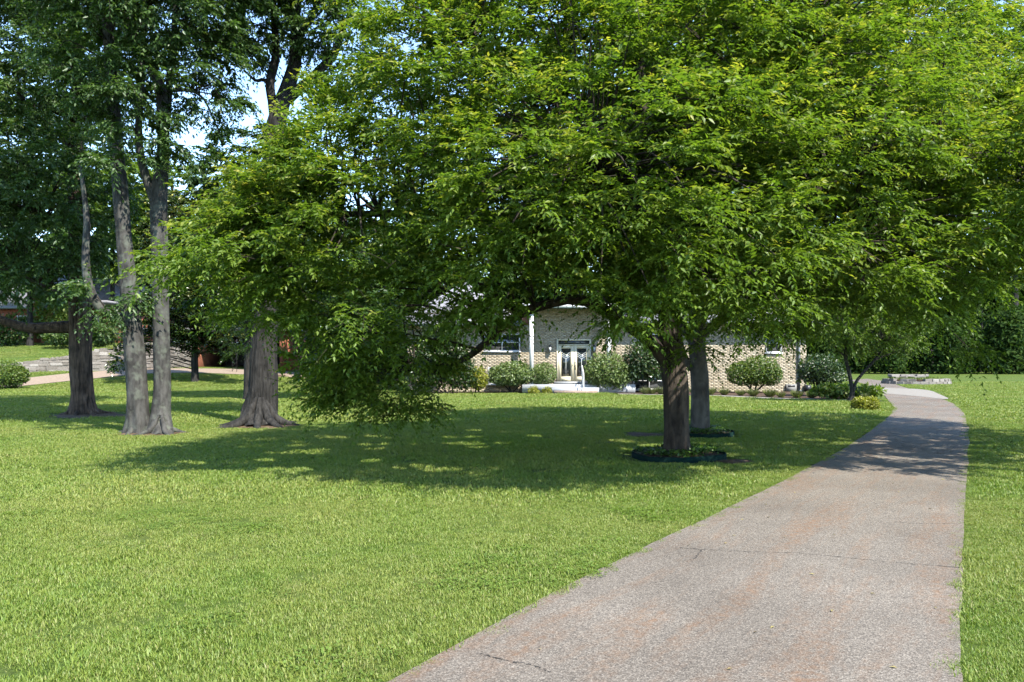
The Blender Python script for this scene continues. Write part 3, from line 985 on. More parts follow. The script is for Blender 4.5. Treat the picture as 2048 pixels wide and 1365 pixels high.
tree('oak_tree', 'stout dark trunk with spreading roots, tall bare limbs above the hackberry', 'tree', C0, tc, lc, EC, M['bark_dark'], M['ash'], 23,
     spacing=.58, clump_r=(.45, .8), shoots=28, m=12, ll=.125, aspect=.46, young=.3, flare=(.22, .3, 6, 2.6), roots=8, ridge=(24, .09), minz=3, up=.1, seg=100)

# ------------------------------------------------------------------ smaller trees
F0 = np.array([(1702 - 1024) / FPX * 31.8, 31.8, .03])
YF = 31.8
tf = [([F0, P(1704, 780, YF), P(1698, 745, YF), P(1692, 720, YF), P(1690, 690, YF), P(1680, 660, YF)], [.11, .085, .075, .07, .055, .03])]
lf = [([P(1705, 788, YF), P(1712, 765, YF), P(1730, 742, YF), P(1748, 722, YF), P(1765, 700, YF), P(1785, 670, YF)], [.07, .06, .055, .05, .04, .015]),
      ([P(1748, 722, YF), P(1780, 708, YF), P(1815, 700, YF)], [.03, .02, .008]), ([P(1691, 715, YF), P(1665, 690, YF), P(1640, 670, YF)], [.04, .03, .01])]
tree('dogwood_tree', 'small two-stemmed tree with light green crown beside the driveway bend', 'tree', F0, tf, lf,
     [(P(1745, 660, 31.8), (1.9, 1.6, .95)), (P(1680, 640, 31.8), (1.3, 1.3, .9)), (P(1800, 685, 31.8), (.9, .9, .45))], M['bark_dark'], M['backlight'], 31,
     spacing=.5, clump_r=(.35, .6), shoots=24, m=10, ll=.12, young=.45, flare=(.2, .12, 4, 0), seg=14, minz=1.7)

G0 = np.array([(390 - 1024) / FPX * 47, 47, H((390 - 1024) / FPX * 47, 47)])
tree('magnolia_tree', 'dense magnolia with glossy leaves behind the twin trunks, reaching the ground', 'tree', G0,
     [([G0 - [0, 0, .1], G0 + [0, 0, 2], G0 + [.2, 0, 5], G0 + [.2, 0, 8]], [.22, .18, .12, .04])], [],
     [(P(385, 600, 47), (2.9, 2.2, 3.0)), (P(370, 470, 47), (2.2, 1.8, 2.4)), (P(280, 650, 46.5), (.9, 1, 1.6)), (P(248, 715, 46.0), (.7, .8, .8)), (P(465, 690, 46.5), (1.1, 1.0, .75))], M['bark_dark'], M['magnolia'], 32,
     spacing=.66, clump_r=(.4, .65), shoots=18, m=8, ll=.25, aspect=.42, young=.55, droop=(.0, .2), up=.3, hang=.05, seg=14, minz=1.0)

S0 = np.array([(524 - 1024) / FPX * 25.5, 25.5, 0.0])
tree('sapling', 'pale grey-green sapling crown just left of the stout dark trunk', 'tree', S0,
     [([S0, S0 + [-.05, 0, 1.5], P(500, 640, 25.5)], [.05, .04, .015])], [],
     [(P(503, 655, 25.5), (.85, .7, .75)), (P(545, 620, 25.5), (.6, .6, .5))], M['bark_smooth'], M['pale'], 33,
     spacing=.40, clump_r=(.3, .5), shoots=18, m=10, ll=.085, aspect=.35, young=.3, seg=10, flare=(.1, .1, 4, 0), minz=1.6)

J0 = np.array([(500 - 1024) / FPX * 34, 34.0, 0.0])
tree('hackberry_tree', 'rounded deep green tree filling the gap between twin trunks and hackberry', 'tree', J0,
     [([J0, J0 + [0, 0, 3], J0 + [.2, 0, 6], J0 + [.2, 0, 9]], [.26, .2, .14, .05])], [],
     [(P(510, 360, 34), (2.4, 2.0, 2.2)), (P(600, 350, 34), (1.6, 1.6, 2.0)), (P(470, 520, 34), (2.0, 1.8, 2.4)), (P(600, 480, 34), (2.4, 2, 3))], M['bark_dark'], M['deep'], 34,
     spacing=.72, clump_r=(.5, .85), shoots=19, m=11, ll=.195, aspect=.48, young=.3, seg=14, minz=2.4)


def back_tree(px, py, Y, rx, rz, kind, seed, label, name='woodland_tree', low=.16, leaf=None, ll=.46):
    """a tree of the background: its own trunk and leafy crown, centre of the crown at (px, py, Y)"""
    c = P(px, py, Y)
    z0 = H(c[0], c[1])
    if c[0] < -20 and Y > 58:
        z0 = 2.9
    b0 = np.array([c[0], c[1], z0])
    g = np.random.default_rng(seed)
    e = [(c, (rx, rx * .85, rz))]
    for k in range(4):
        u = rand_unit(g, 1)[0] * [1, .8, 1]
        e.append((c + u * np.array([rx, rx * .8, rz]) * .72, (rx * .5, rx * .45, rz * .42)))
    s = rx / 3.2
    return tree(name, label, 'tree', b0, [([b0 - [0, 0, .2], (b0 + c) / 2, c, c + [0, 0, rz * .7]], [.05 * rx, .042 * rx, .035 * rx, .01 * rx])],
                [([(b0 + c) / 2 + [0, 0, .5], c + [rx * .35, 0, -rz * .1], c + [rx * .7, 0, rz * .2]], [.04 * rx, .03 * rx, .01]),
                 ([(b0 + c) / 2 + [0, 0, .3], c + [-rx * .35, 0, -rz * .1], c + [-rx * .7, 0, rz * .25]], [.04 * rx, .03 * rx, .01])],
                e, M['bark_dark'], leaf or M[kind], seed, spacing=1.0 * s, clump_r=(.7 * s, 1.15 * s), shoots=20, m=9, ll=ll, aspect=.55, young=.3, seg=12,
                minz=z0 + rz * low, twigs=False, flare=(.3, .4, 5, 1))


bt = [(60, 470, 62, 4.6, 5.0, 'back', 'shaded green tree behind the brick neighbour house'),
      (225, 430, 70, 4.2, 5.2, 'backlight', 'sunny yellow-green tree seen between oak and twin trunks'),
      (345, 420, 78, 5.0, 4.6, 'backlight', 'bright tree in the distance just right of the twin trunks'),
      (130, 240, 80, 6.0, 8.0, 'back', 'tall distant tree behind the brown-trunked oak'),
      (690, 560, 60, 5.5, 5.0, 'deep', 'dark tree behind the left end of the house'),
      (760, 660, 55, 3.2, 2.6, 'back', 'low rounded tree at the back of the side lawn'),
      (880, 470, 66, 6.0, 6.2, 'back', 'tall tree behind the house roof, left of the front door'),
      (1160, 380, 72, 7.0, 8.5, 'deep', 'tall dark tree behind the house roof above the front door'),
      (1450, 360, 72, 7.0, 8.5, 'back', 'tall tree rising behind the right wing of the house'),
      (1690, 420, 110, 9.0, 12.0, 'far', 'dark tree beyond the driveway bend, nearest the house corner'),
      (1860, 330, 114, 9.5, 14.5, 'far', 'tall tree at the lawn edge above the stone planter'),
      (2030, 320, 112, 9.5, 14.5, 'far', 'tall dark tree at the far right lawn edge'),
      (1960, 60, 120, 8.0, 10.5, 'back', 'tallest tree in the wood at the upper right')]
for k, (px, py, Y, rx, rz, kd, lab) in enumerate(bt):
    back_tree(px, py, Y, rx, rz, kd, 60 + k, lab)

# tangled undergrowth at the foot of the wood on the right, and the far wood that closes every gap: masses of leaves
def leaf_bank(name, label, x0, x1, yline, depth, top, n, size, leaf, seed, ground=0):
    g = np.random.default_rng(seed)
    ux = g.uniform(x0, x1, n)
    uy = yline(ux) + g.normal(0, depth, n) + depth * np.sin(ux * .9)
    tp = top * (1 + .22 * np.sin(ux * .31 + seed) + .16 * np.sin(ux * .83 + 1) + .10 * np.sin(ux * 2.1))
    uz = ground + tp * g.uniform(0, 1, n) ** .8
    v, f, a = leaf_arrays(np.column_stack([ux, uy, uz]), rand_unit(g, n) + [0, -.3, -.3], rand_unit(g, n) * .6 + [0, -.3, .8], g.uniform(.7, 1.3, n) * size, g.uniform(.4, .7, n) * size,
                          np.clip(g.normal(.4, .3, n), 0, 1), np.clip(g.normal(.05, .1, n), 0, 1))
    tag(obj(name, v, f, leaf, None, False, a), label, 'undergrowth', None, 'stuff')


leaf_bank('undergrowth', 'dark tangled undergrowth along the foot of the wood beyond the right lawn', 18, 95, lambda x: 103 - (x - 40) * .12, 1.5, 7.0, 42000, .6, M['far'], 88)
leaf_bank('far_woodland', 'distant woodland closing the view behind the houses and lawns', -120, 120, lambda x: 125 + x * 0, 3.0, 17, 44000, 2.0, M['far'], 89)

# ------------------------------------------------------------------ shrubs
def shrub(name, label, cat, base, ells, leaf, seed, ll=.07, dens=220, aspect=.5, stems=5, tight=.12, group=None, young=.25, stem_r=.03, spread=.5, inner=.5):
    g = np.random.default_rng(seed)
    base = np.array(base, float)
    t = thing(name, label, cat, tuple(base), group)
    B, D, N = [], [], []
    for c, r in ells:
        c, r = np.array(c, float), np.array(r, float)
        area = 4 * np.pi * ((r[0] * r[1]) ** 1.6 + (r[1] * r[2]) ** 1.6 + (r[0] * r[2]) ** 1.6) ** (1 / 1.6) / 3 ** (1 / 1.6)
        n = int(area * dens * 1.15)
        u = rand_unit(g, n)
        lump = 1 + tight * (np.sin(u[:, 0] * 9 + seed) * np.sin(u[:, 1] * 8) + .7 * np.sin(u[:, 2] * 13 + u[:, 0] * 7))
        s = np.where(g.random(n) < inner, g.uniform(.45, .95, n), 1 + g.normal(0, .04, n)) * lump
        p = c + u * r * s[:, None]
        B.append(p)
        D.append(u * .7 + rand_unit(g, n) * .8)
        N.append(u * .8 + rand_unit(g, n) * .6 + [0, 0, .3])
    B, D, N = map(np.concatenate, (B, D, N))
    ok = B[:, 2] > height(B[:, 0], B[:, 1]) + .03
    B, D, N = B[ok], D[ok], N[ok]
    n = len(B)
    L = ll * 1.45 * g.uniform(.7, 1.3, n)
    v, f, a = leaf_arrays(B, D, N, L, L * (aspect + .08), np.clip(g.normal(.5, .28, n), 0, 1), np.clip(g.normal(young, .3, n), 0, 1) * np.clip(N[:, 2] + .3, 0, 1))
    tag(obj('foliage', v, f, leaf, t, False, a), kind='stuff')
    for k in range(stems):
        c, r = ells[k % len(ells)]
        c, r = np.array(c, float), np.array(r, float)
        a0 = base + [g.normal(0, .10), g.normal(0, .06), 0]
        tip = c + g.uniform(-spread, spread, 3) * r
        obj('stem', *tube([a0 - [0, 0, .03], a0 * .6 + tip * .4 + [0, 0, -.05], tip], [stem_r, stem_r * .8, stem_r * .4], 7, n=8), M['bark_dark'], t, True)
    return t


def hp(px, py, dy=0):
    """point on the plane of the house front (moved dy towards the viewer)"""
    return P(px, py, HY - dy)


def on_bed(px, Y):
    x = (px - 1024) / FPX * Y
    return np.array([x, Y, H(x, Y) + .03])


shrub('topiary_shrub', 'clipped cloud-shaped shrub left of the porch, larger of the pair', 'shrub', on_bed(1026, 40.9),
      [(P(1024, 748, 40.9), (.95, .7, .55)), (P(1000, 752, 40.8), (.6, .55, .45)), (P(1046, 750, 40.9), (.6, .55, .45))], M['topiary'], 201, .075, 420, tight=.10)
shrub('topiary_shrub', 'smooth dome-clipped shrub beside the front door, smaller of the pair', 'shrub', on_bed(1078, 41.0),
      [(P(1087, 748, 41.0), (.62, .55, .52)), (P(1072, 752, 41.0), (.45, .45, .42))], M['topiary'], 202, .07, 480, tight=.05)
shrub('topiary_shrub', 'big rounded shrub hiding the right edge of the front door', 'shrub', on_bed(1212, 40.7),
      [(P(1213, 742, 40.7), (1.05, .8, .85)), (P(1190, 748, 40.6), (.5, .5, .55)), (P(1238, 752, 40.6), (.55, .5, .6))], M['topiary'], 203, .08, 420, tight=.10, stems=7)
shrub('golden_shrub', 'yellow-green shrub in front of the basement window, left of the porch', 'shrub', on_bed(954, 40.2),
      [(P(954, 757, 40.2), (.48, .45, .52))], M['yellowshrub'], 204, .08, 430, tight=.12)
shrub('spirea', 'tiny golden bush at the porch front, nearest the clipped shrubs', 'shrub', on_bed(1067, 40.2), [(P(1067, 783, 40.2), (.25, .25, .22))], M['yellowshrub'], 205, .05, 900, stems=2, stem_r=.01)
shrub('spirea', 'tiny golden bush at the porch front, nearest the steps', 'shrub', on_bed(1095, 40.2), [(P(1095, 783, 40.2), (.23, .23, .21))], M['yellowshrub'], 206, .05, 900, stems=2, stem_r=.01)
shrub('evergreen_shrub', 'tall dark leggy shrub in front of the right basement window', 'shrub', on_bed(1292, 40.6),
      [(P(1285, 715, 40.6), (.85, .7, .75)), (P(1305, 740, 40.6), (.75, .6, .5)), (P(1268, 742, 40.6), (.5, .5, .45))], M['darkshrub'], 207, .10, 260, stems=6)
shrub('topiary_shrub', 'wide dome-clipped shrub on two stems in front of the right brick wall', 'shrub', on_bed(1508, 40.2),
      [(P(1518, 742, 40.2), (1.0, .75, .70)), (P(1485, 748, 40.2), (.75, .7, .55)), (P(1540, 750, 40.2), (.55, .6, .5))], M['box'], 208, .07, 430, stems=4, tight=.06, stem_r=.055)
shrub('evergreen_shrub', 'dark leggy rounded shrub at the right corner of the house', 'shrub', on_bed(1640, 37.0),
      [(P(1638, 735, 37.0), (.85, .8, .55)), (P(1655, 752, 37.0), (.75, .7, .45)), (P(1615, 748, 37), (.4, .4, .4))], M['darkshrub'], 209, .075, 380, stems=8, spread=.8)
shrub('evergreen_shrub', 'large dark shrub massed against the left end of the house', 'shrub', np.array([*on_bed(895, 39.6)]),
      [(P(880, 705, 39.8), (1.3, 1.0, 1.3)), (P(850, 740, 39.8), (.9, .8, .95)), (P(920, 745, 39.8), (.8, .7, .8))], M['darkshrub'], 210, .10, 230, stems=6)
shrub('box_hedge', 'small square-clipped box bush at the driveway edge by the dogwood', 'hedge', on_bed(1731, 27.0),
      [(P(1731, 812, 27.0), (.36, .34, .26)), (P(1720, 812, 27.0), (.24, .30, .26)), (P(1743, 812, 27.0), (.24, .28, .26)), (P(1720, 806, 26.9), (.2, .25, .18)), (P(1743, 806, 26.9), (.2, .25, .18))], M['yellowshrub'], 211, .05, 900, stems=4, tight=.04, stem_r=.015)
x0 = (18 - 1024) / FPX * 43
shrub('box_bush', 'rounded clipped green bush by the gravel drive at the left edge', 'shrub', (x0, 43.0, H(x0, 43)),
      [((x0 - .25, 43.0, H(x0, 43) + .75), (1.05, .9, .72)), ((x0 + .35, 43, H(x0, 43) + .70), (.6, .7, .5))], M['box'], 212, .07, 420, stems=4, tight=.06)
# leafy ground cover in the corner bed and shrubs along the neighbour's house
shrub('hosta_clump', 'light green leafy clump under the dogwood at the house corner', 'plant', on_bed(1668, 34.0), [(P(1668, 782, 34.0), (.9, .5, .22))], M['backlight'], 213, .14, 150, stems=0)
shrub('hosta_clump', 'light green leafy clump between dogwood and driveway', 'plant', on_bed(1728, 34.2), [(P(1728, 783, 34.2), (.75, .45, .2))], M['backlight'], 214, .13, 160, stems=0)
shrub('rough_bush', 'reddish-brown weedy bush at the back of the side lawn', 'shrub', np.array([(765 - 1024) / FPX * 55, 55, 0]), [(P(765, 752, 55), (.8, .6, .45))], M['darkshrub'], 215, .09, 200)
for k, (px, py, rx, rz, lab) in enumerate([(105, 640, 1.7, 1.7, 'leafy sunlit bush under the oak limb by the neighbour house'), (20, 665, 1.6, 1.2, 'dark rounded bush at the far left under the oak limb'),
                                           (205, 668, 1.0, .9, 'small bush between oak trunk and twin trunks above the stone wall'), (125, 678, 1.2, .6, 'low spreading bush below the brick neighbour house')]):
    Y = 63.0 - k
    x = (px - 1024) / FPX * Y
    shrub('garden_bush', lab, 'shrub', (x, Y, 2.95), [(np.array([x, Y, max(EYE - (py - HOR) / FPX * Y, 2.95 + rz * .8)]), (rx, .9, rz))], M['backlight'] if k == 0 else M['back'], 220 + k, .16, 110)

# strappy edging plants along the planting bed
g = np.random.default_rng(5)
bedline = curve(np.array([[6.6, 38.95], [8.2, 38.35], [10.6, 36.9], [12.7, 35.2], [14.7, 33.1]]), 17)
lir_labels = ['strappy liriope tuft nearest the porch in the bed edging row', 'strappy liriope tuft nearest the driveway in the bed edging row']
ORD = ['first', 'second', 'third', 'fourth', 'fifth', 'sixth', 'seventh', 'eighth', 'ninth', 'tenth', 'eleventh', 'twelfth', 'thirteenth', 'fourteenth', 'fifteenth', 'sixteenth', 'last']
for k in range(17):
    c = np.array([bedline[k][0] + g.normal(0, .08), bedline[k][1] + .35 + g.normal(0, .12), 0])
    c[2] = H(c[0], c[1]) + .03
    if k == 0:
        lab, grp = lir_labels[0], 'liriope edging row'
    elif k == 16:
        lab, grp = lir_labels[1], 'liriope edging row'
    else:
        lab, grp = 'strappy liriope tuft in the bed edging row, %s from the porch end' % ORD[k], 'liriope edging row'
    n = 260
    sc_ = g.uniform(.75, 1.15)
    u = g.uniform(0, 6.28, n)
    lean = g.uniform(.15, 1.0, n)
    d0 = np.column_stack([np.cos(u) * lean, np.sin(u) * lean, np.ones(n)])
    L = g.uniform(.22, .42, n) * sc_
    p0 = c + np.column_stack([np.cos(u), np.sin(u), np.zeros(n)]) * (g.uniform(0, .12, n) * sc_)[:, None]
    v, f, a = leaf_arrays(p0, d0, rand_unit(g, n) * .3 + np.column_stack([-np.cos(u), -np.sin(u), np.ones(n)]), L, np.full(n, .022), np.clip(g.normal(.55, .3, n), 0, 1), np.clip(g.normal(.2, .3, n), 0, 1))
    tag(obj('liriope', v, f, M['liriope'], None, False, a), lab, 'plant', grp)

# ------------------------------------------------------------------ edging rings round the two trunks
def ring(base, r, label, soil_label, seed, tilt=0):
    g = np.random.default_rng(seed)
    n = 64
    th = np.linspace(0, 2 * np.pi, n, endpoint=False)
    wob = 1 + .02 * np.sin(3 * th + seed) + .012 * np.sin(7 * th)
    prof = [(0, -.03), (.0, .085), (.012, .098), (.024, .085), (.024, -.03)]
    V = []
    for dr2, z in prof:
        x = base[0] + np.cos(th) * (r * wob - dr2)
        y = base[1] + np.sin(th) * (r * wob - dr2)
        V.append(np.column_stack([x, y, height(x, y) + z + .012 * np.sin(2 * th + seed)]))
    V = np.concatenate(V)
    q = []
    for a in range(4):
        for i in range(n):
            q.append((a * n + i, a * n + (i + 1) % n, (a + 1) * n + (i + 1) % n, (a + 1) * n + i))
    t = thing('tree_edging', label, 'edging', tuple(base))
    obj('band', V, np.array(q), M['edging'], t, True)
    # heaped soil inside
    rr = np.linspace(.15, 1, 9)
    S = []
    for k in rr:
        x = base[0] + np.cos(th) * (r * wob - .03) * k
        y = base[1] + np.sin(th) * (r * wob - .03) * k
        S.append(np.column_stack([x, y, height(x, y) + .06 + .05 * (1 - k) + .012 * np.sin(9 * th + k * 20)]))
    q = [(a * n + i, a * n + (i + 1) % n, (a + 1) * n + (i + 1) % n, (a + 1) * n + i) for a in range(8) for i in range(n)]
    obj('soil', np.concatenate(S), np.array(q), M['soil'], t, True)
    N = 1500
    a = g.uniform(0, 6.28, N)
    rad = r * np.sqrt(g.uniform(.12, .92, N))
    keep = np.sin(a * 2 + seed) * np.sin(rad * 7) > -.35
    a, rad = a[keep], rad[keep]
    N = len(a)
    b_ = np.column_stack([base[0] + np.cos(a) * rad, base[1] + np.sin(a) * rad, np.zeros(N)])
    b_[:, 2] = height(b_[:, 0], b_[:, 1]) + .09 + g.uniform(0, .09, N)
    v, f, at_ = leaf_arrays(b_, rand_unit(g, N) * [1, 1, .4], rand_unit(g, N) * .5 + [0, 0, 1], g.uniform(.04, .085, N), g.uniform(.03, .055, N), g.uniform(0, 1, N), g.uniform(0, .3, N))
    tag(obj('ground_cover', v, f, M['cover'], None, False, at_), soil_label, 'plants', None, 'stuff')


ring(foot(1357, 915), .79, 'green plastic edging ring around the brown hackberry trunk', 'small leafy weeds inside the ring around the brown trunk', 3)
ring(foot(1400, 869), .74, 'green plastic edging ring around the smooth grey trunk behind', 'sparse weeds inside the ring around the grey trunk', 8)


def earth_patch(px, py, rx, ry, seed):
    g = np.random.default_rng(seed)
    c = G(px, py)
    n = 40
    th = np.linspace(0, 2 * np.pi, n, endpoint=False)
    w = 1 + .18 * np.sin(3 * th + seed) + .12 * np.sin(5 * th + 2 * seed) + g.normal(0, .04, n)
    V = []
    for k, z in ((.05, .045), (.5, .03), (1, .004)):
        x, y = c[0] + np.cos(th) * rx * w * k, c[1] + np.sin(th) * ry * w * k
        V.append(np.column_stack([x, y, height(x, y) + z]))
    q = [(a * n + i, a * n + (i + 1) % n, (a + 1) * n + (i + 1) % n, (a + 1) * n + i) for a in range(2) for i in range(n)]
    tag(obj('bare_earth', np.concatenate(V), np.array(q), M['bare'], None, True), kind='structure')
    return np.column_stack([c[0] + np.cos(th) * rx * w * .85, c[1] + np.sin(th) * ry * w * .85])


PATCH = [earth_patch(175, 831, 1.15, .9, 1), earth_patch(1290, 871, .45, .5, 2), earth_patch(555, 770, 1.1, 1.6, 3), earth_patch(522, 853, .95, .7, 4), earth_patch(302, 868, .75, .45, 5), earth_patch(1470, 925, .30, .28, 6)]

# ------------------------------------------------------------------ the house
X = lambda px: (px - 1024) / FPX * HY
Z = lambda py: EYE - (py - HOR) / FPX * HY
HX0, HX1 = X(815), X(1612)
EAVE_L, EAVE_R, EAVE_C = Z(651), Z(647), Z(617)
CX0, CX1 = X(1058), X(1219)
PORCH = Z(767) - .02
house = thing('house', 'low cream-brick house with double glass front door behind the trees', 'house', (X(1148), HY, 0))
wins = [(X(968), X(1040), Z(703), Z(668)), (X(976), X(1030), Z(769), Z(735)), (X(1266), X(1330), Z(780), Z(744)), (X(1531), X(1563), Z(706), Z(668)), (X(1275), X(1330), Z(703), Z(668))]
DX0, DX1 = X(1113), X(1182)
door_open = (DX0, DX1, PORCH, Z(679))
holes = wins + [door_open]


def holes_hit(x0, x1, z0, z1):
    for h in holes:
        if x1 > h[0] and x0 < h[1] and z1 > h[2] and z0 < h[3]:
            return True
    return False


# masonry core with openings left free: vertical bands between opening edges
core = MB()
xs_ = sorted(set([HX0, HX1, CX0, CX1] + [h[0] for h in holes] + [h[1] for h in holes]))
for a, b_ in zip(xs_[:-1], xs_[1:]):
    mid = (a + b_) / 2
    topz = EAVE_C if CX0 < mid < CX1 else (EAVE_L if mid < CX0 else EAVE_R)
    hs = sorted([h for h in holes if h[0] < mid < h[1]], key=lambda h: h[2])
    z = -.1
    for h in hs:
        core.box(a, b_, HY, HY + .25, z, h[2])
        z = h[3]
    core.box(a, b_, HY, HY + .25, z, topz)
core.box(HX1 - .25, HX1, HY + .25, HY + 9, -.1, EAVE_R)
core.box(HX0, HX0 + .25, HY + .25, HY + 9, -.1, EAVE_L)
core.box(HX0, HX1, HY + 9, HY + 9.25, -.1, EAVE_R)
wall = core.build('wall', M['mortar'], house)
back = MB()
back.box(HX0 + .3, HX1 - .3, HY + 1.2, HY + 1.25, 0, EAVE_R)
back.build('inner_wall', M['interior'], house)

g = np.random.default_rng(77)
bw, bh, mj = .245, .0765, .012
unit = MB().box(-.5, .5, -.5, .5, -.5, .5)
unit_v, unit_q = unit.v[0], unit.q[0]
brick_me = mesh_data('brick', unit_v * [bw - mj, .03, bh - mj], unit_q, M['brick'], False, np.tile([.3, 0, 0, 1], (8, 1)))
cand, rest_b = [], []
rows = int((EAVE_C + .05) / bh)
for r in range(rows):
    z = r * bh + bh / 2 + .02
    x = HX0 + (bw / 2 if r % 2 else 0)
    while x < HX1:
        a, b_ = x, x + bw
        topz = EAVE_C if (CX0 < a and b_ < CX1) else (EAVE_L if a < CX0 else EAVE_R)
        if z + bh / 2 < topz and b_ <= HX1 + .05 and not holes_hit(a + .02, b_ - .02, z - bh / 2 + .02, z + bh / 2 - .02):
            c = np.array([(a + b_) / 2, HY + .008, z])
            (cand if CX0 + .1 < c[0] < CX1 - .1 and z > PORCH + .3 and abs(c[0] - X(1148)) < 1.75 else rest_b).append(c)
        x += bw
cand.sort(key=lambda c: abs(c[2] - 2.0) + .3 * abs(c[0] - X(1148)))
for c in cand[:300]:
    link('brick', brick_me, wall, c + [0, g.uniform(-.004, .002), 0])
rest_b += cand[300:]
C_ = np.array(rest_b)
n = len(C_)
V = unit_v[None] * [bw - mj, .03, bh - mj] + C_[:, None] + np.column_stack([np.zeros(n), g.uniform(-.004, .002, n), np.zeros(n)])[:, None]
tone = np.zeros((n, 8, 4))
tone[..., 0] = g.uniform(0, 1, n)[:, None]
q = (unit_q[None] + (np.arange(n) * 8)[:, None, None]).reshape(-1, 4)
tag(obj('brickwork', V, q, M['brick'], wall, False, tone.reshape(-1, 4)), kind='stuff')
# side wall bricks
rest_b = []
for r in range(int(EAVE_R / bh)):
    for k in range(36):
        rest_b.append((HX1 + .004, HY + .12 + k * bw + (bw / 2 if r % 2 else 0), r * bh + bh / 2 + .02))
C_ = np.array(rest_b)
n = len(C_)
V = unit_v[None] * [.03, bw - mj, bh - mj] + C_[:, None]
tone = np.zeros((n, 8, 4))
tone[..., 0] = g.uniform(0, 1, n)[:, None]
q = (unit_q[None] + (np.arange(n) * 8)[:, None, None]).reshape(-1, 4)
tag(obj('brickwork', V, q, M['brick'], wall, False, tone.reshape(-1, 4)), kind='stuff')


def gable(x0, x1, y0, y1, z, zr, over, name, material, th=.12):
    """hipped roof slab set: x along the ridge"""
    x0, x1, y0, y1 = x0 - over, x1 + over, y0 - over, y1 + over
    ym = (y0 + y1) / 2
    hip = min((y1 - y0) / 2, (x1 - x0) / 2 - .05)
    v = [[x0, y0, z], [x1, y0, z], [x1, y1, z], [x0, y1, z], [x0 + hip, ym, zr], [x1 - hip, ym, zr]]
    v2 = [[a, b2, c2 + th] for a, b2, c2 in v]
    v = np.array(v + v2)
    t3 = np.array([[0, 4, 3], [1, 2, 5], [6, 9, 10], [7, 11, 8]])
    q4 = np.array([[0, 1, 5, 4], [2, 3, 4, 5], [6, 10, 11, 7], [8, 11, 10, 9], [0, 6, 7, 1], [1, 7, 8, 2], [2, 8, 9, 3], [3, 9, 6, 0]])
    return obj(name, v, [q4, t3], material, house)


for x0, x1, ze in ((HX0, CX0 - .9, EAVE_L), (CX1 + .9, HX1, EAVE_R)):
    rf = gable(x0, x1, HY, HY + 9.2, ze + .02, ze + 2.6, .55, 'roof', M['roof_pale'])
    MB().box(x0 - .6, x1 + .6, HY - .68, HY - .56, ze - .06, ze + .08).build('gutter', M['gutter'], rf)
# entrance bay roof with soffit
eb = MB().box(CX0 - .35, CX1 + .35, HY - 1.35, HY + 6.3, EAVE_C + .02, EAVE_C + .16)
eb.build('porch_roof', M['roof_pale'], house)
MB().box(CX0 - .38, CX1 + .38, HY - 1.42, HY - 1.352, EAVE_C - .08, EAVE_C + .14).build('fascia', M['white'], house)
MB().box(CX0 - .3, CX1 + .3, HY + .26, HY + 6.0, EAVE_L - .6, EAVE_C).build('bay_wall', M['redbrick'], house)
for px in (1062, 1213):
    x = X(px)
    mb = MB().box(x - .10, x + .10, HY - 1.17, HY - .97, PORCH - .1, EAVE_C + .015)
    mb.box(x - .13, x + .13, HY - 1.20, HY - .94, PORCH - .1, PORCH + .16)
    mb.build('porch_post', M['white'], house)
MB().box(X(1044), X(1262), HY - 1.5, HY - .02, .04, PORCH).build('porch_slab', M['slate'], house)
MB().box(X(1108), X(1186), HY - .30, HY - .022, PORCH + .001, PORCH + .11).build('threshold', M['slate'], house)
MB().box(X(1100), X(1190), HY - 1.9, HY - 1.502, .0, .30).build('step', M['slate'], house)
MB().box(X(1104), X(1186), HY - 2.3, HY - 1.902, .0, .16).build('step', M['stepbrick'], house)

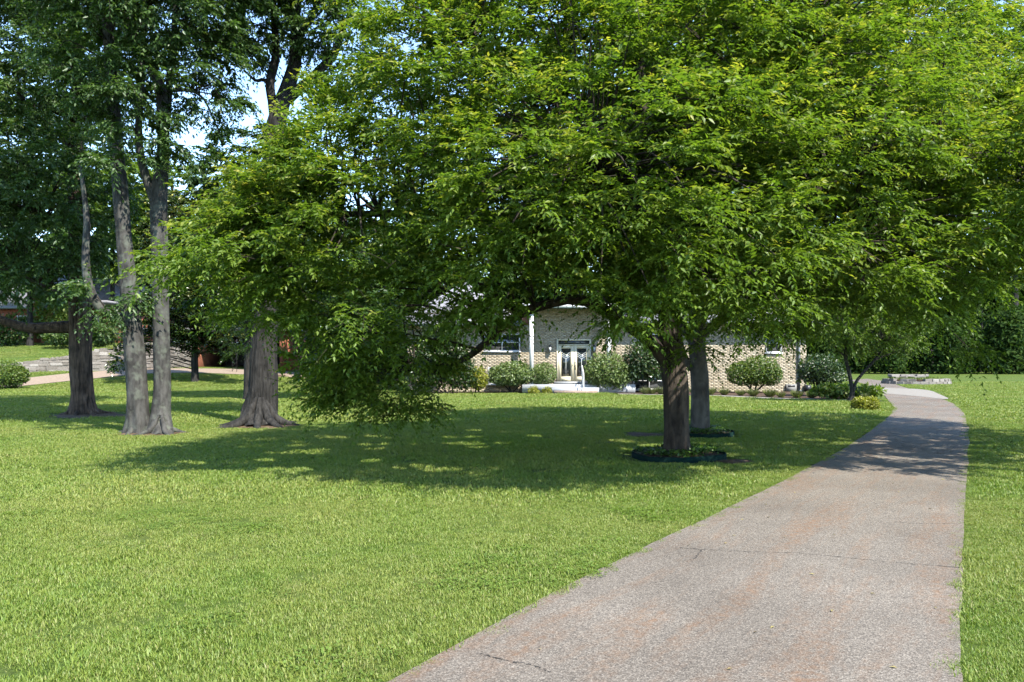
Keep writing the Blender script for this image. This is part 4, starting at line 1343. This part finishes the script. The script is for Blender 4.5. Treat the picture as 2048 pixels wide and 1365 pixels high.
# door: frame, transom, two leaves with chevron glass
fy = HY - .05
fm = MB()
fm.box(DX0, DX0 + .09, fy, HY + .1, PORCH, Z(679)).box(DX1 - .09, DX1, fy, HY + .1, PORCH, Z(679))
fm.box(DX0 + .09, DX1 - .09, fy, HY + .1, Z(679) - .07, Z(679)).box(DX0 + .09, DX1 - .09, fy, HY + .1, Z(691), Z(689))
fm.build('door_frame', M['cream'], house)
tr_ = MB().box(DX0 + .09, DX1 - .09, HY + .0, HY + .03, Z(689), Z(679) - .07).build('transom', M['glass'], house)
dm = (DX0 + DX1) / 2
for k, (a, b_) in enumerate(((DX0 + .09, dm - .004), (dm + .004, DX1 - .09))):
    z0, z1 = PORCH + .11, Z(691) - .004
    st = .16
    d = MB()
    yy = HY - .02
    d.box(a, a + st, yy, yy + .045, z0, z1).box(b_ - st, b_, yy, yy + .045, z0, z1).box(a + st, b_ - st, yy, yy + .045, z1 - .17, z1).box(a + st, b_ - st, yy, yy + .045, z0, z0 + .26)
    do = d.build('door', M['cream'], house)
    MB().box(a + st, b_ - st, yy + .015, yy + .03, z0 + .26, z1 - .17).build('pane', M['glass'], do)
    cm, hw, zt = (a + b_) / 2, (b_ - a) / 2 - st - .015, z1 - .36
    ch = MB()
    for j in range(3):
        zz = zt - j * .10
        ww = .016
        for sgn in (-1, 1):
            p = np.array([[cm, 0, zz - .16], [cm + sgn * hw, 0, zz], [cm + sgn * hw, 0, zz + ww], [cm, 0, zz - .16 + ww]])
            p[:, 1] = yy + .0125
            ch.add(p, [[0, 1, 2, 3]] if sgn > 0 else [[3, 2, 1, 0]])
    ch.box(cm - .006, cm + .006, yy + .011, yy + .0135, z0 + .30, zt - .36)
    ch.build('etched_chevron', M['chev'], do)
    hx = b_ - .07 if k == 0 else a + .07
    hm = MB().tube([[hx, yy - .05, z0 + .86], [hx, yy, z0 + .86]], [.03, .022], 8)
    if k == 1:
        hm.box(hx - .03, hx + .03, yy - .02, yy - .001, z0 + .62, z0 + .84).tube([[hx, yy - .04, z0 + 1.0], [hx, yy, z0 + 1.0]], [.028, .028], 8)
        hm.tube([[hx, yy - .02, z0 + .82], [hx, yy - .07, z0 + .76], [hx, yy - .02, z0 + .64]], [.012, .012, .012], 6, n=8)
    hm.build('handle', M['brass'], do)
for px in (1100, 1188):
    x, z = X(px), Z(699)
    la_ = MB().box(x - .05, x + .05, HY - .035, HY - .021, z - .02, z + .22)
    la_.tube([[x, HY - .03, z + .16], [x, HY - .12, z + .24], [x, HY - .16, z + .16]], [.012, .012, .012], 6, n=8)
    la_.box(x - .085, x + .085, HY - .245, HY - .075, z + .13, z + .15)
    la_.tube([[x, HY - .16, z + .15], [x, HY - .16, z + .23]], [.075, .01], 8)
    for sx in (-1, 1):
        for sy in (-1, 1):
            la_.box(x + sx * .07 - .008, x + sx * .07 + .008, HY - .16 + sy * .07 - .008, HY - .16 + sy * .07 + .008, z - .12, z + .13)
    la_.box(x - .075, x + .075, HY - .235, HY - .085, z - .14, z - .12)
    lo = la_.build('lantern', M['black'], house)
    MB().box(x - .06, x + .06, HY - .22, HY - .10, z - .118, z + .128).build('lantern_glass', M['lantern'], lo)
for (a, b_, z0, z1) in wins:
    w = MB()
    t_ = .06
    y0, y1 = HY - .03, HY + .08
    w.box(a, a + t_, y0, y1, z0, z1).box(b_ - t_, b_, y0, y1, z0, z1).box(a + t_, b_ - t_, y0, y1, z1 - t_, z1).box(a + t_, b_ - t_, y0, y1, z0, z0 + t_)
    if b_ - a > 1.2:
        w.box((a + b_) / 2 - .03, (a + b_) / 2 + .03, y0 + .01, y1 - .01, z0 + t_, z1 - t_)
    w.box(a + t_, b_ - t_, y0 + .02, y1 - .02, (z0 + z1) / 2 - .018, (z0 + z1) / 2 + .018)
    wo = w.build('window', M['white'], house)
    MB().box(a + t_, b_ - t_, HY + .045, HY + .055, z0 + t_, z1 - t_).build('pane', M['glass'], wo)
    MB().box(a - .05, b_ + .05, HY - .10, HY - .022, z0 - .06, z0 + .002).build('sill', M['white'], wo)
xd = X(1597)
MB().box(xd - .05, xd + .05, HY - .13, HY - .03, .12, EAVE_R - .06).box(xd - .05, xd + .05, HY - .32, HY - .03, .04, .119).build('downspout', M['gutter'], house)
vt = MB().box(X(1571), X(1591), HY - .16, HY - .02, .0, .42).build('vent_block', M['vent'], house)
MB().box(X(1574), X(1588), HY - .165, HY - .14, .28, .37).build('vent_slot', M['black'], vt)
MB().box(X(1607), X(1617), HY - .4, HY - .05, .05, .38).build('meter_box', M['black'], house)

# handrail beside the steps
hr = thing('handrail', 'white metal handrail with thin balusters beside the porch steps', 'railing', (X(1160), HY - 1.4, .0))
xr = X(1160)
yb, yf = HY - 1.25, HY - 2.25
zb0, zf0 = PORCH, .16
for y, z0, z1 in ((yb, PORCH, PORCH + .95), (yf, .0, .95)):
    MB().tube([[xr, y, z0], [xr, y, z1]], [.022, .022], 8).build('post', M['white'], hr)
MB().tube([[xr, yb, PORCH + .95], [xr, yf, .95]], [.025, .025], 8).build('top_rail', M['white'], hr)
MB().tube([[xr, yb, PORCH + .15], [xr, yf, .25]], [.015, .015], 6).build('lower_rail', M['white'], hr)
for k in range(1, 8):
    t_ = k / 8
    y = yb * (1 - t_) + yf * t_
    MB().tube([[xr, y, (PORCH + .15) * (1 - t_) + .25 * t_], [xr, y, (PORCH + .95) * (1 - t_) + .95 * t_]], [.009, .009], 5).build('baluster', M['white'], hr)

# ------------------------------------------------------------------ stone things
def stone_variants(k, seed):
    g = np.random.default_rng(seed)
    out = []
    for i in range(k):
        # a box with pillowed, uneven faces
        s = np.array([-.5, -.36, .36, .5])
        v = []
        for x in s:
            for y in s:
                for z in s:
                    edge = (abs(x) > .4) + (abs(y) > .4) + (abs(z) > .4)
                    if edge:
                        v.append(np.array([x, y, z]) * (1 - .07 * (edge - 1)) + g.normal(0, .03, 3))
        import bmesh
        bm = bmesh.new()
        for p in v:
            bm.verts.new(p)
        r = bmesh.ops.convex_hull(bm, input=bm.verts)
        bmesh.ops.delete(bm, geom=[x for x in r['geom_interior'] if isinstance(x, bmesh.types.BMVert)], context='VERTS')
        me = bpy.data.meshes.new('stone')
        bm.to_mesh(me)
        bm.free()
        me.materials.append(M['stone'])
        out.append(me)
    return out


ST = stone_variants(6, 4)


def put_stone(parent, c, size, rz, g):
    o = link('stone', ST[int(g.integers(6))], parent, c)
    o.scale = size
    o.rotation_euler = (g.normal(0, .04), g.normal(0, .04), rz + g.normal(0, .04))
    return o


wallpts = np.array([[-41.0, 48.5, .55, 1.25], [-31.2, 50.0, .88, 1.52], [-28.5, 51.5, 1.02, 2.05], [-25.7, 52.6, 1.10, 2.72], [-25.3, 55.5, 1.1, 2.9], [-25.0, 62.0, 1.1, 3.0]])
W0 = thing('stone_wall', 'grey fieldstone retaining wall sloping up behind the oak trunk', 'wall', (wallpts[1][0], wallpts[1][1], .8))
g = np.random.default_rng(19)
cum = np.concatenate([[0], np.cumsum(np.linalg.norm(np.diff(wallpts[:, :2], axis=0), axis=1))])
tot = cum[-1]
at_ = lambda s: np.array([np.interp(s, cum, wallpts[:, k]) for k in range(4)])
row = 0
zrow = 0.0
n_st = 0
hts = []
while zrow < 2.2:
    h = g.uniform(.15, .26)
    hts.append((zrow, h))
    zrow += h + .012
for zr, h in hts:
    s = 5.5 + g.uniform(-.3, 0)
    while s < tot:
        L = g.uniform(.28, .75)
        a = at_(s + L / 2)
        z0 = a[2] - .12 + zr
        if z0 + h * .75 < a[3]:
            d = at_(s + L) - at_(s)
            rz = math.atan2(d[1], d[0])
            hh2 = min(h, a[3] - z0)
            put_stone(W0, np.array([a[0], a[1] + g.uniform(-.03, .03), z0 + hh2 / 2]), (L - .015, g.uniform(.30, .42), hh2), rz, g)
            n_st += 1
        s += L
cm = MB()
S_ = np.linspace(0, tot, 40)
A_ = np.array([at_(s) for s in S_])
v = np.concatenate([np.column_stack([A_[:, 0], A_[:, 1] + dy, zz]) for dy, zz in ((-.10, A_[:, 2] - .3), (-.10, A_[:, 3] - .06), (.3, A_[:, 3] - .06), (.3, A_[:, 2] - .3))])
i = np.arange(39)
cm.add(v, np.concatenate([np.stack([i + 40 * k, i + 1 + 40 * k, i + 41 + 40 * k, i + 40 + 40 * k], -1) for k in range(3)]))
cm.build('core', M['wallcore'], W0)
print('wall stones', n_st)
# raised lawn behind the wall
ns = 40
Sx = np.linspace(0, tot, ns)
F_ = np.array([at_(s) for s in Sx])
rowsv = []
for k in range(10):
    t_ = k / 9
    yy = F_[:, 1] + .12 + t_ * (95 - F_[:, 1])
    zz = (F_[:, 3] - .04) * (1 - sm(0, .35, t_)) + 2.98 * sm(0, .35, t_) + t_ * .3
    rowsv.append(np.column_stack([F_[:, 0] - t_ * 6, yy, zz]))
rowsv.append(rowsv[-1] - [0, 0, 4])
v = np.concatenate(rowsv)
i = np.arange(10)[:, None] * ns + np.arange(ns - 1)[None]
q = np.stack([i, i + 1, i + ns + 1, i + ns], -1).reshape(-1, 4)
tag(obj('raised_lawn', v, q, M['lawn'], None, True), kind='structure')
UPV = np.array(rowsv[:10])

# round stone planter on the right lawn
pc = np.array([(1832 - 1024) / FPX * 57.5, 57.5, 0])
planter = thing('stone_planter', 'low round planter of stacked grey stones on the right lawn', 'planter', tuple(pc))
g = np.random.default_rng(23)
for lev, (rad, z, hh2) in enumerate(((2.15, .10, .22), (2.1, .30, .19))):
    n = 26
    for k in range(n):
        a = 2 * math.pi * (k + .5 * lev) / n
        if lev == 1 and math.sin(a) > .2:
            continue
        if lev == 1 and -.9 < math.cos(a) < .1 and math.sin(a) < 0 and k % 3 == 0:
            continue
        put_stone(planter, pc + [math.cos(a) * rad, math.sin(a) * rad * .75, z + H(pc[0], pc[1])], (2 * math.pi * rad / n * .96, .34, hh2), a + math.pi / 2, g)
for k in range(7):
    put_stone(planter, pc + [-.45 + (k - 3) * .36, .25 + .1 * math.sin(k * 2), .58], (.5, .55, .16), g.uniform(-.3, .3), g)
for k in range(9):
    a = 2 * math.pi * k / 9
    put_stone(planter, pc + [-.45 + math.cos(a) * 1.0, .25 + math.sin(a) * .55, .42], (.55, .4, .2), a, g)
n = 36
th = np.linspace(0, 2 * np.pi, n, endpoint=False)
v = np.concatenate([np.column_stack([pc[0] + np.cos(th) * 2.05 * k, pc[1] + np.sin(th) * 1.5 * k, np.full(n, z)]) for k, z in ((1, .26), (.05, .38))])
i = np.arange(n)
obj('soil', v, np.stack([i, (i + 1) % n, n + (i + 1) % n, n + i], -1), M['soil'], planter)
N = 1400
a = g.uniform(0, 6.28, N)
rad = np.sqrt(g.uniform(.1, .95, N))
bb = np.column_stack([pc[0] + np.cos(a) * rad * 2.0, pc[1] + np.sin(a) * rad * 1.45, np.full(N, .3)])
v, f, aa = leaf_arrays(bb, rand_unit(g, N) * .5 + [0, 0, 1], rand_unit(g, N), g.uniform(.1, .28, N), g.uniform(.02, .04, N), g.uniform(.3, 1, N), g.uniform(0, .5, N))
tag(obj('planter_grass', v, f, M['backlight'], None, False, aa), 'rough grass and weeds growing in the stone planter', 'weeds', None, 'stuff')

# ------------------------------------------------------------------ neighbour's buildings
nh = thing('neighbour_house', 'red brick neighbour house with pale roof at the far left', 'house', (-41, 70, 2.95))
nx0, nx1, ny = -50.0, -33.2, 70.0
MB().box(nx0, nx1, ny, ny + 8, 2.6, 6.3).build('wall', M['redbrick'], nh)
MB().box(nx0 - .5, nx1 + .5, ny - .6, ny - .5, 6.15, 6.4).build('fascia', M['gutter'], nh)
v = np.array([[nx0 - .5, ny - .6, 6.4], [nx1 + .5, ny - .6, 6.4], [nx1 + .5, ny + 8.6, 6.4], [nx0 - .5, ny + 8.6, 6.4], [nx0 - .5, ny + 4, 9.6], [nx1 + .5, ny + 4, 9.6]])
obj('roof', v, [np.array([[0, 1, 5, 4], [2, 3, 4, 5], [3, 2, 1, 0]]), np.array([[0, 4, 3], [1, 2, 5]])], M['roof_pale'], nh)
for px in (48, 185):
    x = (px - 1024) / FPX * ny
    w = MB().box(x - .6, x + .6, ny - .06, ny - .002, 4.0, 5.6).build('window', M['white'], nh)
    MB().box(x - .5, x + .5, ny - .075, ny - .061, 4.1, 5.5).build('pane', M['glass'], w)
xq = (71 - 1024) / FPX * 66
MB().box(xq - .28, xq + .28, 66 - .28, 66 + .28, 2.7, 7.0).build('brick_pillar', M['redbrick'], nh)
MB().box(xq - .6, nx1, 65.5, ny - .62, 6.41, 6.6).build('porch_roof', M['roof_pale'], nh)

ga = thing('garage', 'brick garage with cream door and open carport behind the magnolia', 'garage', (-24, 63, 1.1))
gy = 63.0
gx = lambda px: (px - 1024) / FPX * gy
gz = 1.05
MB().box(gx(270), gx(340), gy, gy + 6, gz - .5, gz + 2.9).build('wall', M['redbrick'], ga)
MB().box(gx(385), gx(397), gy - .1, gy + 6, gz - .5, gz + 2.9).build('pillar', M['redbrick'], ga)
MB().box(gx(560), gx(572), gy - .1, gy + 6, gz - .5, gz + 2.9).build('pillar', M['redbrick'], ga)
dgo = MB()
for k in range(4):
    dgo.box(gx(341), gx(378), gy + .15, gy + .2, gz + k * .56, gz + k * .56 + .545)
dgo.build('garage_door', M['cream'], ga)
MB().box(gx(378), gx(384.5), gy, gy + .3, gz - .2, gz + 2.6).build('door_jamb', M['cream'], ga)
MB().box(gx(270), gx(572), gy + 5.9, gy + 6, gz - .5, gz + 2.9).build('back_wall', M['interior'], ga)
MB().box(gx(262), gx(580), gy - .6, gy + 6.5, gz + 2.91, gz + 3.2).build('roof', M['roof'], ga)
xi = (469 - 1024) / FPX * 56
ip = thing('iron_post', 'thin black wrought iron lattice post beside the carport forecourt', 'post', (xi, 56, H(xi, 56)))
zi = H(xi, 56)
for sx in (-1, 1):
    MB().box(xi + sx * .16 - .015, xi + sx * .16 + .015, 55.985, 56.015, zi - .05, zi + 2.3).build('upright', M['black'], ip)
for k in range(7):
    MB().tube([[xi - .15, 56, zi + .1 + k * .3], [xi + .15, 56, zi + .4 + k * .3]], [.012, .012], 5).build('brace', M['black'], ip)

# ------------------------------------------------------------------ grass
def grass_patch(name, radius, n, hgt, wid, seed, segs=2):
    g = np.random.default_rng(seed)
    a, r = g.uniform(0, 6.28, n), radius * np.sqrt(g.uniform(0, 1, n))
    base = np.column_stack([np.cos(a) * r, np.sin(a) * r, np.full(n, -.004)])
    h = hgt * g.uniform(.5, 1.25, n)
    t = g.uniform(0, 6.28, n)
    lean = np.column_stack([np.cos(t), np.sin(t), np.zeros(n)]) * (h * g.uniform(.15, 1.0, n))[:, None]
    w = np.column_stack([-np.sin(t + g.normal(0, .6, n)), np.cos(t), np.zeros(n)]) * (wid * g.uniform(.6, 1.2, n) * .5)[:, None]
    mid = base + lean * .35 + np.column_stack([np.zeros(n), np.zeros(n), h * .62])
    tip = base + lean + np.column_stack([np.zeros(n), np.zeros(n), h])
    v = np.stack([base - w, base + w, mid - w * .8, mid + w * .8, tip], 1)
    i = np.arange(n)[:, None] * 5
    q = i + np.array([0, 1, 3, 2])
    t3 = i + np.array([2, 3, 4])
    at = np.zeros((n, 5, 4), np.float32)
    at[:, :, 0] = g.uniform(0, 1, n)[:, None]
    at[:, :, 1] = g.uniform(0, 1, n)[:, None]
    at[:, :, 3] = 1
    me = mesh_data(name, v.reshape(-1, 3), [q, t3], M['grass'], False, at.reshape(-1, 4))
    return bpy.data.objects.new(name, me)       # never linked: it lives only inside the scatter


def scatter(name, pts, variant, size, sources, label):
    me = bpy.data.meshes.new(name)
    me.vertices.add(len(pts))
    me.vertices.foreach_set('co', np.ascontiguousarray(pts, np.float32).ravel())
    a = me.attributes.new('variant', 'INT', 'POINT')
    a.data.foreach_set('value', variant.astype(np.int32))
    a = me.attributes.new('size', 'FLOAT', 'POINT')
    a.data.foreach_set('value', size.astype(np.float32))
    me.materials.append(M['grass'])
    o = bpy.data.objects.new(name, me)
    COL.objects.link(o)
    ng = bpy.data.node_groups.new(name + '_scatter', 'GeometryNodeTree')
    ng.interface.new_socket('Geometry', in_out='INPUT', socket_type='NodeSocketGeometry')
    ng.interface.new_socket('Geometry', in_out='OUTPUT', socket_type='NodeSocketGeometry')
    gi, go = ng.nodes.new('NodeGroupInput'), ng.nodes.new('NodeGroupOutput')
    join = ng.nodes.new('GeometryNodeJoinGeometry')
    va = ng.nodes.new('GeometryNodeInputNamedAttribute')
    va.data_type = 'INT'
    va.inputs['Name'].default_value = 'variant'
    si = ng.nodes.new('GeometryNodeInputNamedAttribute')
    si.data_type = 'FLOAT'
    si.inputs['Name'].default_value = 'size'
    rv = ng.nodes.new('FunctionNodeRandomValue')
    rv.data_type = 'FLOAT_VECTOR'
    rv.inputs[0].default_value = (-.08, -.08, 0)
    rv.inputs[1].default_value = (.08, .08, 6.283)
    for k, s in enumerate(sources):
        oi = ng.nodes.new('GeometryNodeObjectInfo')
        oi.inputs['Object'].default_value = s
        cmpn = ng.nodes.new('FunctionNodeCompare')
        cmpn.data_type = 'INT'
        cmpn.operation = 'EQUAL'
        ins = [i for i in cmpn.inputs if i.type == 'INT']
        ng.links.new(va.outputs[0], ins[0])
        ins[1].default_value = k
        ip_ = ng.nodes.new('GeometryNodeInstanceOnPoints')
        ng.links.new(gi.outputs[0], ip_.inputs['Points'])
        ng.links.new(cmpn.outputs[0], ip_.inputs['Selection'])
        ng.links.new(oi.outputs['Geometry'], ip_.inputs['Instance'])
        ng.links.new(rv.outputs[0], ip_.inputs['Rotation'])
        ng.links.new(si.outputs[0], ip_.inputs['Scale'])
        ng.links.new(ip_.outputs[0], join.inputs[0])
    ng.links.new(join.outputs[0], go.inputs[0])
    md = o.modifiers.new('scatter', 'NODES')
    md.node_group = ng
    tag(o, label, 'grass', None, 'stuff')
    return o


def off_paving(x, y, slack=.03):
    bad = np.zeros(x.shape, bool)
    for poly in (DRIVE, APRON, DRIVE2, NDRIVE, WALK, BED):
        bad |= poly_inside(x, y, poly)
    for poly in PATCH:
        bad |= poly_inside(x, y, poly) 
    for px, py, r in ((1357, 915, .80), (1400, 869, .75)):
        c = G(px, py)
        bad |= (x - c[0]) ** 2 + (y - c[1]) ** 2 < r * r
    bad |= (x > HX0 - .2) & (x < HX1 + .3) & (y > 40.3)
    bad |= (x > pc[0] - 2.3) & (x < pc[0] + 2.3) & (np.abs(y - pc[1]) < 1.8)
    bad |= (x < -25.0) & (y > np.interp(x, wallpts[:, 0], wallpts[:, 1]) - .2)
    return ~bad


def spots(y0, y1, dens, seed, reach, slope=.70, pad=1.6):
    g = np.random.default_rng(seed)
    area = (y1 - y0) * (slope * (y0 + y1) + 2 * pad)
    n = int(area * dens)
    # points uniform in the trapezium in view (and a step beside it)
    y = g.uniform(y0, y1, n * 2)
    hw = slope * y + pad
    keep = g.random(n * 2) < hw / (slope * y1 + pad)
    y, hw = y[keep], hw[keep]
    x = g.uniform(-1, 1, len(y)) * hw
    ok = off_paving(x, y)
    for k in range(8):
        ok &= off_paving(x + reach * math.cos(k * .785), y + reach * math.sin(k * .785))
    x, y = x[ok], y[ok]
    return np.column_stack([x, y, height(x, y)]), g


near = [grass_patch('turf_tuft', .13, 210, .025, .0050, 300 + k) for k in range(5)]
def weed_patch(name, seed):
    g = np.random.default_rng(seed)
    n = 80
    a, r = g.uniform(0, 6.28, n), .14 * np.sqrt(g.uniform(0, 1, n))
    b_ = np.column_stack([np.cos(a) * r, np.sin(a) * r, g.uniform(.012, .035, n)])
    v, f, at = leaf_arrays(b_, np.column_stack([np.cos(a), np.sin(a), g.uniform(-.2, .4, n)]), rand_unit(g, n) * .4 + [0, 0, 1], g.uniform(.014, .026, n), g.uniform(.011, .02, n), g.uniform(0, 1, n), g.uniform(0, .2, n))
    return bpy.data.objects.new(name, mesh_data(name, v, f, M['clover'], False, at))


near += [weed_patch('clover_tuft', 330), weed_patch('clover_tuft', 331)]
mid_ = [grass_patch('turf_tuft_mid', .24, 150, .034, .010, 310 + k) for k in range(4)]
far_ = [grass_patch('turf_tuft_far', .55, 170, .050, .024, 320 + k) for k in range(4)]
p1, g1 = spots(2.6, 9.5, 75, 1, .10)
p2, g2 = spots(9.3, 22, 26, 2, .22)
p3, g3 = spots(21.5, 62, 6, 3, .52)
# a ragged fringe leaning over the asphalt edge
e1 = DRIVE[(DRIVE[:, 1] > 2.5) & (DRIVE[:, 1] < 34)]
g = np.random.default_rng(12)
k = g.integers(0, len(e1) - 1, 4200)
t_ = g.random(4200)[:, None]
ep = e1[k] * (1 - t_) + e1[np.minimum(k + 1, len(e1) - 1)] * t_
ep = ep[np.linalg.norm(e1[k] - e1[np.minimum(k + 1, len(e1) - 1)], axis=1) < .6]
off = g.uniform(-.04, .42, (len(ep), 1)) ** 1.0
mid_x = np.interp(ep[:, 1], np.sort(e1[:, 1]), np.convolve(np.pad(e1[np.argsort(e1[:, 1]), 0], 10, 'edge'), np.ones(21) / 21, 'valid'))
sgn = np.where(ep[:, 0] > mid_x, 1.0, -1.0)[:, None]
ep = ep + sgn * off * np.array([.84, -.54]) + g.normal(0, .02, ep.shape)
ep = np.column_stack([ep, height(ep[:, 0], ep[:, 1]) + .004])
allp = np.vstack([p1, ep])
size = np.concatenate([g1.uniform(.65, 1.25, len(p1)), g.uniform(.3, .75, len(ep))])
# longer, coarser tussocks here and there
tus = np.sin(allp[:, 0] * 1.7 + 1) * np.sin(allp[:, 1] * 1.3) + .5 * np.sin(allp[:, 0] * 4.1 - allp[:, 1] * 3.3)
size *= 1 + .28 * np.clip(tus, -.6, 1)
var = g1.integers(0, 5, len(allp))
wz = np.sin(allp[:, 0] * 1.1 + 2.0 * np.sin(allp[:, 1] * .7)) * np.sin(allp[:, 1] * 1.6 + 1) > .55
var = np.where(wz & (g1.random(len(allp)) < .20), g1.integers(5, 7, len(allp)), var)
var = np.where(g1.random(len(allp)) < .012, g1.integers(5, 7, len(allp)), var)
scatter('grass', allp, var, size, near, 'mown grass of the front lawn nearest the viewer')
scatter('grass', p2, g2.integers(0, 4, len(p2)), g2.uniform(.7, 1.2, len(p2)), mid_, 'mown grass of the lawn around the tree trunks')
scatter('grass', p3, g3.integers(0, 4, len(p3)), g3.uniform(.7, 1.2, len(p3)), far_, 'mown grass of the distant lawn in front of the house')
g = np.random.default_rng(6)
r_, s_ = g.uniform(0, 3.2, 900), g.uniform(0, ns - 1.01, 900)
i0, j0 = r_.astype(int), s_.astype(int)
fr, fs = (r_ - i0)[:, None], (s_ - j0)[:, None]
pu = (UPV[i0, j0] * (1 - fs) + UPV[i0, j0 + 1] * fs) * (1 - fr) + (UPV[i0 + 1, j0] * (1 - fs) + UPV[i0 + 1, j0 + 1] * fs) * fr
scatter('grass', pu, g.integers(0, 4, len(pu)), g.uniform(.7, 1.2, len(pu)), far_, 'grass of the raised lawn above the stone wall')

# scattered dry leaves and bits on the asphalt
g = np.random.default_rng(71)
n = 420
lx, ly = g.uniform(-1, 12, n), 3.5 + 21 * g.uniform(0, 1, n) ** 1.3
ins = poly_inside(lx, ly, DRIVE)
lx, ly = lx[ins], ly[ins]
n = len(lx)
lb_ = np.column_stack([lx, ly, height(lx, ly) + .018])
v, f, aa = leaf_arrays(lb_, rand_unit(g, n) * [1, 1, .15], rand_unit(g, n) * .25 + [0, 0, 1], g.uniform(.02, .055, n), g.uniform(.012, .028, n), g.uniform(0, 1, n), g.uniform(0, 1, n))
M['litter'] = leaf_mat('dry_leaf', (.05, .035, .018), (.16, .12, .05), (.26, .22, .09), .15, .6, .3)
tag(obj('leaf_litter', v, f, M['litter'], None, False, aa), 'dry fallen leaves and bits strewn over the asphalt driveway', 'leaf litter', None, 'stuff')

print('TRIANGLES', sum(len(o.data.loop_triangles) if o.data.loop_triangles else sum(len(p.vertices) - 2 for p in o.data.polygons) for o in sc.objects if o.type == 'MESH' and len(o.data.polygons) < 200000),
      'big', sum(len(o.data.polygons) for o in sc.objects if o.type == 'MESH' and len(o.data.polygons) >= 200000))
